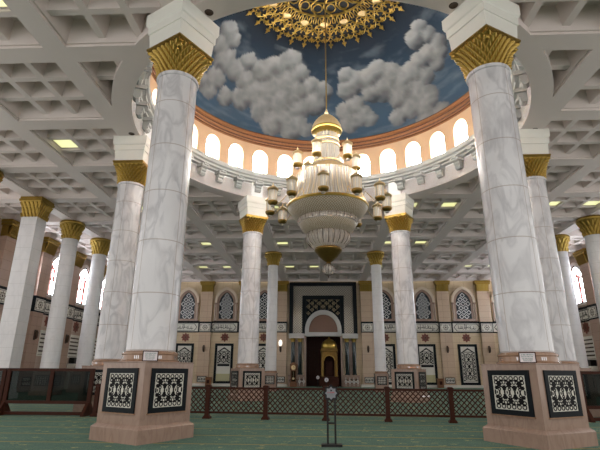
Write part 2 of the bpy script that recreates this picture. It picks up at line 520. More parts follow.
def boolean(a, b):
    m = a.modifiers.new('b', 'BOOLEAN'); m.operation = 'DIFFERENCE'; m.object = b; m.solver = 'EXACT'
    dg = bpy.context.evaluated_depsgraph_get()
    me = bpy.data.meshes.new_from_object(a.evaluated_get(dg))
    a.modifiers.clear(); a.data = me
def temp(mb): return mb.build('temp', 'plaster', smooth=False)
b_slab = MB(); b_slab.box(-10.1, 10.1, -12.1, 13.15, ZC, ZC + 1.0); slab = temp(b_slab)
b_o, b_s = MB(), MB()
for cx, cy in special:
    b_o.stack([(OPEN, ZC-.05), (OPEN, ZC+.1), (INN+.04, ZC+.1001), (INN, ZM)], c=(cx, cy))
    for x, y in sub_centres(cx, cy):
        if math.hypot(x, y) < 9.4: continue
        b_s.stack([(SUB/2, ZM-.04), (SUB/2, ZM), (SUB/2*.66, ZT)], c=(x, y))
c1 = MB(); c1.lathe([(ROUT, ZC-.5), (ROUT, ZC+2)], 128); c1 = temp(c1)
c2 = MB(); c2.lathe([(RIN, ZC-.5), (RIN, ZC+2)], 128); c2 = temp(c2)
to, ts = temp(b_o), temp(b_s)
boolean(to, c1); boolean(ts, c1)
boolean(slab, c2); boolean(slab, to); boolean(slab, ts)
bm = bmesh.new(); bm.from_mesh(ceil.data); bm.from_mesh(slab.data); bm.to_mesh(ceil.data); bm.free()
for o in (slab, c1, c2, to, ts): bpy.data.objects.remove(o, do_unlink=True)

# ------------------------------------------------------------------ ring drum with its windows, cornice and dome
mb = MB()
mb.lathe([(RIN+.6, ZC+.95), (RIN, ZC+.95), (RIN, ZC), (RIN, ZC+1.2), (RIN, 14.2)], 128, caps=False)
for k in range(6):                                   # pilaster strips over the six columns
    xf = Matrix.Rotation(R(60*k), 4, 'Z')
    mb.box(RIN-.1, RIN+.1, -.42, .42, ZC-.02, 14.1, xf=xf)
struct(mb.build('wall_drum', 'drum_white', ang=30))
cor = MB(); cor.lathe([(RIN+.1, 13.98), (9.2, 14.0), (9.18, 14.1), (9.0, 14.14), (8.98, 14.26), (8.86, 14.32), (8.82, 14.5), (8.85, 14.6), (9.0, 14.63), (10.2, 14.66)], 144, caps=False)
cor = struct(cor.build('trim_1', 'corbel_grey', ang=25))
cb = MB()
side = [(0, 14.02), (.62, 14.02), (.62, 13.92), (.5, 13.88), (.5, 13.78), (.38, 13.74), (.38, 13.62), (.3, 13.56), (.33, 13.44), (.27, 13.34), (.15, 13.3), (.05, 13.36), (0, 13.45)]
cb.prism(side, (0, -.2, 0), (-1, 0, 0), (0, 0, 1), (0, .4, 0))
cb.prism([(-.3, 13.8), (.3, 13.8), (.3, 14.0), (-.3, 14.0)], (-.0, 0, 0), (0, 1, 0), (0, 0, 1), (-.56, 0, 0))
cb0 = None
for k in range(40):
    a = R(90 - (9*k - 3))
    p = (math.cos(a)*(RIN+.02), math.sin(a)*(RIN+.02), 0)
    if cb0 is None:
        cb0 = cb.build('corbel', 'corbel_grey', cor, loc=p, rz=a, ang=30); c_ = cb0
    else:
        c_ = cb0.copy(); col.objects.link(c_); c_.parent = cor; c_.location = p; c_.rotation_euler.z = a

NW, WZ0, WZS, WHW, REV = 32, 14.62, 16.02, .55, .8     # drum windows
RW = 9.5
wl = MB()
def P(r, a, z): return (r*math.cos(a), r*math.sin(a), z)
ARC = 10
azw = [R(90 - (5 + 11.25*k)) for k in range(NW)]
pane, frets = MB(), MB()
for a in azw:
    hw = pi / NW
    da = WHW / RW
    outl = [(-da, WZ0)] + [(-da*math.cos(pi*i/ARC), WZS + WHW*1.15*math.sin(pi*i/ARC)) for i in range(ARC+1)] + [(da, WZ0)]
    # wall face around the opening
    ztop = 17.1
    wl.add([P(RW, a-hw, WZ0), P(RW, a-da, WZ0), P(RW, a-da, ztop), P(RW, a-hw, ztop)], [(0, 1, 2, 3)])
    wl.add([P(RW, a+da, WZ0), P(RW, a+hw, WZ0), P(RW, a+hw, ztop), P(RW, a+da, ztop)], [(0, 1, 2, 3)])
    arc = outl[1:-1]
    for i in range(ARC):
        (x0, z0), (x1, z1) = arc[i], arc[i+1]
        wl.add([P(RW, a+x0, z0), P(RW, a+x1, z1), P(RW, a+x1, ztop), P(RW, a+x0, ztop)], [(0, 1, 2, 3)])
    for i in range(len(outl)-1):
        (x0, z0), (x1, z1) = outl[i], outl[i+1]
        wl.add([P(RW, a+x0, z0), P(RW+REV, a+x0*.97, z0), P(RW+REV, a+x1*.97, z1), P(RW, a+x1, z1)], [(0, 1, 2, 3)])
    wl.add([P(RW, a-da, WZ0), P(RW, a+da, WZ0), P(RW+REV, a+da, WZ0), P(RW+REV, a-da, WZ0)], [(0, 1, 2, 3)])
struct(wl.build('wall_clerestory', 'peach', smooth=False))
w0 = MB()
ol = [(-WHW, 0)] + [(-WHW*math.cos(pi*i/ARC), WZS-WZ0 + WHW*1.15*math.sin(pi*i/ARC)) for i in range(ARC+1)] + [(WHW, 0)]
sm = [(x*.9, .06 + z*.95) for x, z in ol]
w0.ringprism(ol, sm, (0, 0, 0), (0, 1, 0), (0, 0, 1), (-.06, 0, 0))
p0 = MB(); p0.prism(ol, (0, 0, 0), (0, 1, 0), (0, 0, 1), (.03, 0, 0))
f0 = MB()
for i in range(5): f0.box(-.03, 0, -.36+.18*i-.008, -.36+.18*i+.008, .05, 1.5)
for i in range(7): f0.box(-.03, 0, -.5, .5, .2+.2*i-.008, .2+.2*i+.008)
for zz in (1.45,): f0.ringprism(circ(.3, 16, (0, zz)), circ(.27, 16, (0, zz)), (-.03, 0, 0), (0, 1, 0), (0, 0, 1), (.02, 0, 0))
proto = None
for n_, a in enumerate(azw):
    loc = P(RW+REV-.01, a, WZ0)
    if proto is None:
        proto = struct(w0.build('window_1', 'fret', loc=loc, rz=a, smooth=False))
        p0.build('pane', 'day_pane', proto, smooth=False); f0.build('fretwork', 'fret', proto, smooth=False)
    else:
        c_ = copy_tree(proto); c_.location = loc; c_.rotation_euler.z = a; c_.name = 'window_%d' % (n_+1)

gm = MB()
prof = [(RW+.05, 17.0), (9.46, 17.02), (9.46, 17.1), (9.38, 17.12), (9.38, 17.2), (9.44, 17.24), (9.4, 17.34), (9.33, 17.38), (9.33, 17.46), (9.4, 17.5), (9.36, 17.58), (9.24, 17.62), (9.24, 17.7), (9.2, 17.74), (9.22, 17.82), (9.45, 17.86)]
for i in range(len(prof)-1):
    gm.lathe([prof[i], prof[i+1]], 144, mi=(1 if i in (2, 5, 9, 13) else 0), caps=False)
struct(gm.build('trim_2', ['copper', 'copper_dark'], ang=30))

# the painted dome
CL = [(-6.08, 2.47, 0.57), (-6.63, 3.16, 0.64), (-5.96, 3.23, 0.52), (-6.56, 4.18, 0.73), (-5.99, 5.12, 0.68), (-5.5, 5.95, 0.69), (-5.18, 5.04, 0.54), (-4.34, 5.98, 0.77), (-3.45, 6.14, 0.84), (-2.39, 5.91, 0.77), (-1.87, 6.74, 0.71), (-2.81, 7.02, 1.0), (-3.88, 7.04, 0.93), (-4.91, 6.84, 0.85), (-5.78, 6.64, 0.7), (-6.81, 5.9, 0.55), (-4.48, 7.51, 0.86), (-3.22, 7.82, 1.02), (-2.05, 7.69, 0.87), (-1.03, 7.61, 0.65), (-0.16, 7.88, 0.66), (-0.68, 8.35, 0.81), (-1.79, 8.48, 0.74), (-2.9, 8.6, 0.88), (-3.82, 8.39, 0.88), (-1.96, 8.98, 0.67), (-4.64, 7.76, 0.65), (-2.54, 8.96, 0.74), (-1.44, 9.17, 0.52), (-7.27, 4.68, 0.66), (-7.71, 4.73, 0.59), (-7.92, 4.16, 0.46), (1.55, 6.96, 0.5), (2.2, 7.21, 0.72), (1.72, 7.7, 0.65), (3.09, 6.95, 0.71), (3.74, 6.33, 0.7), (4.54, 6.25, 0.76), (5.33, 6.29, 0.83), (5.9, 5.61, 0.68), (4.27, 7.01, 0.85), (5.27, 6.94, 0.84), (6.17, 6.32, 0.82), (3.4, 7.47, 0.64), (6.76, 6.2, 0.95), (7.53, 5.63, 0.66), (5.91, 7.03, 0.69), (5.17, 7.71, 0.56), (6.75, 6.59, 0.61), (2.24, 8.36, 0.66), (1.52, 8.69, 0.59), (2.74, 8.59, 0.66), (1.88, 8.96, 0.66), (3.31, 8.52, 0.51), (5.95, 2.75, 0.5), (5.8, 3.62, 0.58), (6.46, 2.95, 0.56), (7.06, 3.05, 0.56), (6.77, 4.02, 0.64), (6.28, 4.73, 0.59), (6.66, 5.22, 0.6), (7.25, 3.41, 0.5), (7.2, 4.13, 0.51)]
DC, DR = 6.0, 9.4
def dome_z(r): return 17.8 + DC*math.sqrt(max(0, 1-(r/DR)**2))
rr_ = random.Random(3)
puffs = [(x, y, dome_z(math.hypot(x, y)), r) for x, y, r in CL]
for k in range(7):                                  # clouds on the near half, above the entrance side
    a0 = R(190 + 25*k + rr_.uniform(-5, 5)); r0 = rr_.uniform(6.4, 8)
    for q in range(9):
        a = a0 + rr_.uniform(-.14, .14); r = min(9.2, r0 + rr_.uniform(-1, 1))
        puffs.append((r*math.cos(a), r*math.sin(a), dome_z(r), rr_.uniform(.55, .95)))
NA, NR_ = 420, 120
vs, fs, cols = [], [], []
sky_lo, sky_hi, navy = lin(52, 74, 94), lin(28, 44, 60), lin(10, 14, 21)
for j in range(NR_+1):
    ph = (pi/2) * j / NR_
    r, z = DR*math.cos(ph), 17.8 + DC*math.sin(ph)
    for i in range(NA):
        a = 2*pi*i/NA
        x, y = r*math.cos(a), r*math.sin(a)
        vs.append((x, y, z))
        p = Vector((x, y, z))
        n1 = noise.noise(p*1.1); n2 = noise.noise(p*2.9 + Vector((5, 0, 0))); n3 = noise.noise(p*7)
        t = min(1, max(0, (r - 4.6)/4.6))
        c = [navy[q] + (sky_hi[q]-navy[q])*min(1, t*2.2) if t < .45 else sky_hi[q] + (sky_lo[q]-sky_hi[q])*(t-.45)/.55 for q in range(3)]
        # thin streaks of high cloud
        st = max(0, noise.fractal(Vector((x*.6, y*.6, z*2.4)) + Vector((9, 2, 1)), 1.0, 2.0, 4)) * .22 * (1 if r > 5.6 else 0)
        c = [c[q] + (lin(150, 160, 166)[q]-c[q])*st for q in range(3)]
        best = -9; bp = None; up = sd = 0.0; wsum = 1e-6
        px, py, pz = x + .14*n2 + .04*n3, y + .14*n1 + .04*n3, z + .14*n2 - .04*n3
        for (cx, cy, cz, cr) in puffs:
            dx, dy, dz = px-cx, py-cy, pz-cz
            if abs(dx) > 1.4 or abs(dy) > 1.4: continue
            d = 1 - (dx*dx + dy*dy + dz*dz) / (cr*cr*1.25)
            if d > -.6:
                wgt = (d + .6)**4; wsum += wgt
                up += wgt*(math.hypot(cx, cy) - r)/cr; sd += wgt*(dx - dy*.2)/cr
            if d > best: best = d; bp = 1
        if bp is not None and best > -.25:
            al = min(1, (best + .25)/.22)
            # each puff painted paler towards the dome's crown, greyer at its foot and rim
            bl = 1 - abs(noise.noise(p*1.3 + Vector((3, 1, 4))))*2.0; b2 = noise.noise(p*3.1)
            sh = .42 + .62*up/wsum - .2*sd/wsum + .16*(best-.3) + .2*(bl-.5) + .1*b2 + .04*n3
            sh = min(1, max(0, sh))
            lo, hi = lin(54, 60, 68), lin(148, 152, 154)
            k_ = [lo[q] + (hi[q]-lo[q])*sh for q in range(3)]
            c = [c[q] + (k_[q]-c[q])*al for q in range(3)]
        cols.append((c[0], c[1], c[2], 1))
for j in range(NR_):
    for i in range(NA):
        i2 = (i+1) % NA
        fs.append((j*NA+i, j*NA+i2, (j+1)*NA+i2, (j+1)*NA+i))
me = bpy.data.meshes.new('dome'); me.from_pydata(vs, [], fs)
at = me.color_attributes.new('paint', 'FLOAT_COLOR', 'POINT')
at.data.foreach_set('color', [q for c in cols for q in c])
me.polygons.foreach_set('use_smooth', [True]*len(me.polygons))
t = NT('painted_sky'); an = t.n('ShaderNodeVertexColor', layer_name='paint')
t.set(an.outputs[0], .7, 0, .2)
me.materials.append(t.m)
dome = bpy.data.objects.new('ceiling_dome', me); col.objects.link(dome); struct(dome)

# gilded filigree rosette at the crown of the dome
med = thing('filigree_rosette', 'round gilded filigree rosette at the top of the painted sky dome', 'ornament', (0, 0, 22.5))
NP = 34
def on_dome(rad, ang, off=.1):
    return Vector((rad*math.cos(ang), rad*math.sin(ang), dome_z(rad) - off - 22.5))
back = MB(); back.lathe([(4.62, dome_z(4.62)-22.56), (4.2, dome_z(4.2)-22.56), (3, dome_z(3)-22.56), (1.5, dome_z(1.5)-22.56), (.02, dome_z(0)-22.56)], 72, caps=False)
back.build('backing', plain('navy_backing', lin(10, 13, 19), .7), med)
fring, scroll, discs, inner = MB(), MB(), MB(), MB()
for k in range(NP):
    a = 2*pi*k/NP; s = 2*pi/NP
    # hanging bud on the fringe
    for (rad, sz) in ((5.0, .17), (4.72, .13)):
        c = on_dome(rad, a, .12); ra = Vector((math.cos(a), math.sin(a), 0)); tg = Vector((-math.sin(a), math.cos(a), 0))
        dn = (on_dome(rad+.05, a) - on_dome(rad-.05, a)).normalized(); nrm = tg.cross(dn)
        fring.prism(flower(sz, 3, .3, 18, ph=0), c, dn, tg, nrm*.06)
    fring.prism([(-.05, -.05), (.42, 0), (-.05, .05)], on_dome(4.85, a, .12), dn, tg, nrm*.05)
    c = on_dome(4.6, a + s/2, .12)
    fring.prism(flower(.2, 4, .3, 20), c, dn, tg, nrm*.06)
    # pairs of S-scrolls
    for sg in (1, -1):
        pts = []
        for i in range(15):
            u = i/14
            rad = 4.75 - 1.15*u
            pts.append(on_dome(rad, a + s/2 + sg*s*(.12 + .36*math.sin(u*pi*1.5)), .14))
        scroll.tube(pts, .036, 5)
        pts = [on_dome(4.2 + .22*math.cos(t), a + s*.5 + sg*(s*.28 + .05*math.sin(t)), .14) for t in [pi*1.6*i/10 for i in range(11)]]
        scroll.tube(pts, .035, 5)
    for sg in (1, -1):
        pts = [on_dome(3.3 + .34*math.cos(t), a + s*.5 + sg*(s*.25 + .075*math.sin(t)), .14) for t in [pi*1.7*i/10 for i in range(11)]]
        fring.tube(pts, .038, 5)
        pts = [on_dome(3.95 + .2*math.cos(t), a + sg*(s*.16 + .03*math.sin(t)), .14) for t in [pi*1.8*i/10 for i in range(11)]]
        fring.tube(pts, .03, 5)
    if k % 2 == 0:
        bs = MB(); bs.lathe([(.01, -.05), (.2, -.03), (.27, 0), (.2, .03)], 14, xf=Matrix.Translation(on_dome(3.55, a + s/2, .15))); bs.build('boss', 'gold_bright', med)
for rad in (2.9, 2.0):
    inner.tube([on_dome(rad, 2*pi*i/72, .14) for i in range(72)], .05, 5, closed=True)
for k in range(18):
    a = 2*pi*k/18
    inner.tube([on_dome(2.9 - 2.6*u/8, a + .2*math.sin(u/8*pi*2), .14) for u in range(9)], .05, 5)
    inner.tube([on_dome(2.4 + .3*math.cos(t), a + .12*math.sin(t), .14) for t in [2*pi*i/10 for i in range(10)]], .04, 5, closed=True)
fring.build('fringe', 'gold', med); scroll.build('scrollwork', 'gold', med)
inner.build('inner_tracery', 'gold', med)

# ------------------------------------------------------------------ walls
PX0, PX1, PZ = -2.3, 2.1, 6.25                        # portal opening
WF = 38.6
mb = MB()
mb.box(-25.6, PX0, WF, WF+.4, FZ, 13.7); mb.box(PX1, 25.6, WF, WF+.4, FZ, 13.7); mb.box(PX0, PX1, WF, WF+.4, 8.9, 13.7)
struct(mb.build('wall_far', 'beige_wall', smooth=False))
mb = MB()
mb.box(PX0-.2, PX1+.2, WF+2.6, WF+2.8, FZ, 9); mb.box(PX0-.2, PX0, WF+.4, WF+2.7, 0, 9); mb.box(PX1, PX1+.2, WF+.4, WF+2.7, 0, 9); mb.box(PX0-.2, PX1+.2, WF+.4, WF+2.7, 9, 9.2)
for i in range(6): mb.box(PX0+.35+.7*i-.03, PX0+.35+.7*i+.03, WF+2.52, WF+2.6, 0, 9)
struct(mb.build('wall_niche', 'wood_dark', smooth=False))
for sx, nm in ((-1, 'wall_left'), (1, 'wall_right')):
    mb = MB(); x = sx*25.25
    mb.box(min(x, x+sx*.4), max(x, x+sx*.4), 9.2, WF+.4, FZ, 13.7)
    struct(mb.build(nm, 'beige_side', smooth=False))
bb = MB(); bb.box(-25.2, PX0-2.3, WF-.55, WF, FZ, .24); bb.box(PX1+2.3, 25.2, WF-.55, WF, FZ, .24)
struct(bb.build('baseboard_far', 'pale_panel', smooth=False))

# ------------------------------------------------------------------ the six great columns under the ring
SP, HP = .81, 1.80
def arabesque(mb, x0, x1, z0, z1, o, u, v, d):
    """black palmettes in mirrored rows on a pale plate"""
    W, H = x1-x0, z1-z0
    X = lambda a: x0 + W*a
    Z = lambda b: z0 + H*b
    s = W/6
    def disc(a, b, r, k=0):
        mb.prism(flower(r, 6, .16, 24, (a, b)) if k else circ(r, 12, (a, b)), o, u, v, d)
    def ring(a, b, r, w): mb.ringprism(circ(r, 14, (a, b)), circ(r-w, 14, (a, b)), o, u, v, d)
    for sg in (0, 1):
        zz = (lambda b: Z(b)) if sg == 0 else (lambda b: Z(1-b))
        q = 1 if sg == 0 else -1
        for i in range(6): ring(x0 + s*(i+.5), zz(.94), s*.42, s*.14)
        for i in range(6): disc(x0 + s*(i+.5), zz(.875), s*.2)
        for i in range(3): disc(x0 + 2*s*(i+.5), zz(.77), s*.6, 1)
        for i in range(4):
            xc = x0 + 2*s*i; xc = min(max(xc, x0+s*.42), x1-s*.42)
            ring(xc, zz(.82), s*.36, s*.13); disc(xc, zz(.645), s*(.48 if 0 < i < 3 else .36), 1)
        for i in range(3):
            xc = x0 + 2*s*(i+.5)
            stroke(mb, [(xc-s*.7, zz(.66)), (xc-s*.3, zz(.7)), (xc, zz(.63)), (xc+s*.3, zz(.7)), (xc+s*.7, zz(.66))], s*.2, o, u, v, d)
            ring(xc, zz(.6), s*.3, s*.12)
    for i in range(7):
        xc = min(max(x0+s*i, x0+.02), x1-.02)
        mb.prism([(xc-s*.12, Z(.44)), (xc, Z(.42)), (xc+s*.12, Z(.44)), (xc+s*.12, Z(.56)), (xc, Z(.58)), (xc-s*.12, Z(.56))], o, u, v, d)
    for i in range(6):
        xc = x0 + s*(i+.5)
        if i % 2 == 0: mb.prism([(xc-s*.08, Z(.46)), (xc+s*.08, Z(.46)), (xc+s*.08, Z(.54)), (xc-s*.08, Z(.54))], o, u, v, d)

def pedestal_panel(parent, dist, rz, hw, z0, z1, fw):
    """framed arabesque on one pedestal face"""
    f = MB(); rectring(f, -hw, hw, z0, z1, fw, (dist, 0, 0), (0, 1, 0), (0, 0, 1), (.035, 0, 0))
    fr = f.build('panel_frame', 'black_stone', parent, rz=rz, smooth=False)
    p = MB(); p.box(dist-.01, dist+.012, -hw+fw, hw-fw, z0+fw, z1-fw); p.build('plate', 'pale_panel', fr, smooth=False)
    a = MB(); m = .035
    arabesque(a, -hw+fw+m, hw-fw-m, z0+fw+m, z1-fw-m, (dist+.012, 0, 0), (0, 1, 0), (0, 0, 1), (.012, 0, 0))
    a.build('ornament', 'ink', fr, smooth=False)
    return fr

def make_great_column():
    t = thing('great_column', '', 'column')
    pb = MB(); pb.stack([(.9, FZ), (.9, .25), (.885, .27), (SP+.015, .32), (SP, .335), (SP, HP-.03), (SP+.015, HP-.02), (SP+.015, HP)])
    ped = pb.build('pedestal', 'pink_marble', t, ang=20)
    led = MB()
    for k in range(4): led.box(SP-.01, SP+.05, -.63, .63, .575, .6, xf=Matrix.Rotation(pi/2*k, 4, 'Z'))
    led.build('ledge', 'pink_gloss', ped, smooth=False)
    for k in range(4): pedestal_panel(t, SP, pi/2*k, .6, .6, 1.64, .12)
    bm_ = MB(); bm_.lathe([(.76, HP), (.77, HP+.03), (.72, HP+.05), (.71, HP+.17), (.73, HP+.19), (.72, HP+.23), (.66, HP+.27), (.63, HP+.28)], 48, caps=False)
    b_ = bm_.build('base_moulding', 'pink_gloss', t)
    cl = MB()
    for k in range(8):
        for i in (-1, 0, 1):
            cl.box(.70, .722, i*.05-.012, i*.05+.012, HP+.07, HP+.15, xf=Matrix.Rotation(pi/4*k+.39, 4, 'Z'))
    cl.build('clasp', 'chrome', b_, smooth=False)
    sh = MB(); sh.lathe([(.645, HP+.26), (.638, 4), (.625, 7), (.612, 10.42)], 56, caps=False)
    sh.build('shaft', 'white_marble', t)
    an = MB(); an.lathe([(.61, 10.38), (.655, 10.4), (.668, 10.45), (.655, 10.5), (.6, 10.53)], 48, caps=False)
    an.build('astragal', 'white_marble', t)
    # basket capital: round at the neck, square and hollow-sided at the top, overlapping leaves
    NU, NV = 264, 88
    vs, fs = [], []
    z0, z1 = 10.5, 11.40
    for j in range(NV+1):
        v = j/NV
        for i in range(NU):
            a = 2*pi*i/NU
            sq = .70/max(abs(math.cos(a)), abs(math.sin(a)))
            sq = min(sq, .93)
            r = .60 + (sq-.60)*v**2.0 + .03*v
            r += .19*leaf_scale(a/(2*pi)*26, v*.98, 6.5) - .07
            vs.append((r*math.cos(a), r*math.sin(a), z0 + (z1-z0)*v))
    for j in range(NV):
        for i in range(NU):
            i2 = (i+1) % NU
            fs.append((j*NU+i, j*NU+i2, (j+1)*NU+i2, (j+1)*NU+i))
    c = MB(); c.add(vs, fs)
    cap = c.build('capital', 'gold', t, ang=32)
    ab = MB(); ab.stack([(.66, 11.34), (.72, 11.38), (.735, 11.46), (.735, 11.5), (.765, 11.51), (.765, 11.585)])
    for k in range(4):
        xf = Matrix.Rotation(pi/2*k, 4, 'Z')
        for i in range(-11, 12): ab.box(.73, .757, i*.062-.02, i*.062+.02, 11.44, 11.505, xf=xf)
        for sg in (-1, 1):                                  # corner rosettes under the abacus
            pass
    ab.build('abacus', 'gold', cap, smooth=False)
    ro = MB()
    for k in range(4):
        a = pi/4 + pi/2*k
        ro.sphere((.86*math.cos(a), .86*math.sin(a), 11.27), .085, 10, 6)
    ro.build('corner_knob', 'gold', cap)
    im = MB(); im.stack([(.70, 11.585), (.74, 12.14), (.775, 12.15), (.785, 12.42), (.82, 12.46), (.85, 12.56), (.85, ZC)])
    im.build('impost_block', 'impost', t, ang=20)
    return t
col0 = make_great_column()
RC = 9.9
gc = [
 (240, 'white marble column on a carved pedestal beside the end of the smoked glass screen, nearest on its side'),
 (300, 'white marble column with a carved pedestal where the lattice fence ends, closest of all to the viewer'),
 (180, 'white marble column half hidden behind the one standing by the smoked glass screen'),
 (0, 'white marble column half hidden directly behind the column nearest of all, where the fence ends'),
 (120, 'white marble column behind the fence and the round lanterns, on the clock side of the portal'),
 (60, 'white marble column behind the fence, between the lanterns and the portal side without the clock')]
for i, (a, lab) in enumerate(gc):
    p = (RC*math.cos(R(a)), RC*math.sin(R(a)), 0)
    if i == 0:
        col0.location = p; col0.rotation_euler.z = R(a+180); col0['label'] = lab; col0['group'] = 'great columns in a ring under the dome'
    else: dup(col0, p, R(a+180), lab)

# ------------------------------------------------------------------ smaller columns
def bell_capital(mb, r0, r1, z0, z1, n=16):
    NV = 36; prof = []
    for j in range(NV+1):
        v = j/NV
        prof.append((r0 + (r1-r0)*v**1.8, z0 + (z1-z0)*.86*v))
    def fn(r, z, a, k):
        v = k/NV
        return r + .17*leaf_scale(a/(2*pi)*n, v*.98, 3.0) - .05
    mb.lathe(prof, 200, fn=fn, caps=False)
    mb.lathe([(r1*.9, z0+(z1-z0)*.84), (r1+.06, z0+(z1-z0)*.88), (r1+.08, z0+(z1-z0)*.94), (r1+.02, z1-FZ), (.05, z1-FZ)], 48, caps=False)
def make_round_column(r, zc, rt, pz, ph, lab, grp):
    t = thing('round_column', lab, 'column', group=grp)
    pb = MB(); pb.stack([(ph+.08, 0), (ph+.08, .25), (ph, .3), (ph, pz-.06), (ph+.05, pz-.05), (ph+.05, pz)])
    pb.build('pedestal', 'pink_marble', t, ang=20)
    for k in range(4):
        f = MB(); hw = ph*.74; z0, z1 = .62, pz-.22
        rectring(f, -hw, hw, z0, z1, .08, (ph, 0, 0), (0, 1, 0), (0, 0, 1), (.03, 0, 0))
        fr = f.build('panel_frame', 'black_stone', t, rz=pi/2*k, smooth=False)
        p = MB(); p.box(ph-.01, ph+.01, -hw+.08, hw-.08, z0+.08, z1-.08); p.build('plate', 'pale_panel', fr, smooth=False)
        a = MB()
        W, H = 2*hw-.16, z1-z0-.16
        for i in range(5):
            for j in range(4):
                c = (-W/2 + W*(i+.5)/5, z0+.08 + H*(j+.5)/4)
                a.prism(star(W/8.5, W/17, 4, c, 0 if (i+j) % 2 else pi/4), (ph+.01, 0, 0), (0, 1, 0), (0, 0, 1), (.012, 0, 0))
        a.build('ornament', 'ink', fr, smooth=False)
    b = MB(); b.lathe([(r*1.2, pz), (r*1.2, pz+.06), (r*1.08, pz+.1), (r*1.12, pz+.16), (r, pz+.22)], 40, caps=False); b.build('base_moulding', 'pink_gloss', t)
    s = MB(); s.lathe([(r*1.04, pz+.2), (r*.96, zc+.03)], 40, caps=False); s.build('shaft', 'pillar_marble', t)
    c = MB(); bell_capital(c, r*.97, rt, zc, ZC); c.build('capital', 'gold_dull', t, ang=30)
    return t
sm0 = make_round_column(.5, 11.65, .8, 1.58, .58, 'slim white column just before the portal wall, near the grandfather clock', 'slim columns before the portal')
sm0.location = (-5.05, 23.25, 0)
dup(sm0, (5.05, 23.25, 0), 0, 'slim white column just before the portal wall, on the side away from the clock')
sd0 = make_round_column(.6, 11.55, .88, 1.58, .7, 'round white side column with leafy capital, second behind the square pillar', 'round side columns along the aisles')
sd0.location = (-20.2, 13.15, 0)
dup(sd0, (-20.2, 18.2, 0), 0, 'round white side column with leafy capital, third in line after the square pillar')
dup(sd0, (-20.2, 3.05, 0), 0, 'round side column of which only the gold capital edge shows, before the square pillar')
dup(sd0, (20.2, 13.15, 0), 0, 'round white side column with gold capital at the edge of the view, nearest on its aisle')
dup(sd0, (20.2, 18.2, 0), 0, 'round white side column with gold capital squeezed between two others on the far aisle')
# square pillar
t = thing('square_pillar', 'square white marble pillar with square gold capital, beside the smoked glass screen', 'pillar', (-20.0, 8.0, 0))
a = .55
b = MB(); b.stack([(a+.12, 0), (a+.12, .3), (a+.04, .36), (a+.04, .5), (a, .55), (a, 11.57)]); b.build('shaft', 'pillar_marble', t, ang=20)
b = MB()
NU, NV = 220, 36; vs, fs = [], []
for j in range(NV+1):
    v = j/NV
    for i in range(NU):
        an_ = 2*pi*i/NU + pi/4/40
        hs = (a+.02) + .14*v**2.2
        r = hs/max(abs(math.cos(an_)), abs(math.sin(an_)))
        u_ = math.tan(((an_ + pi/4) % (pi/2)) - pi/4)
        r += .14*leaf_scale((u_+1)*2.5, v*.98, 3.0) - .04
        vs.append((r*math.cos(an_), r*math.sin(an_), 11.55 + 1.1*v))
for j in range(NV):
    for i in range(NU):
        i2 = (i+1) % NU; fs.append((j*NU+i, j*NU+i2, (j+1)*NU+i2, (j+1)*NU+i))
b.add(vs, fs); b.stack([(a+.16, 12.6), (a+.24, 12.66), (a+.24, 12.8), (a+.2, 12.82), (a+.2, ZC-FZ)])
b.build('capital', 'gold_dull', t, ang=30)

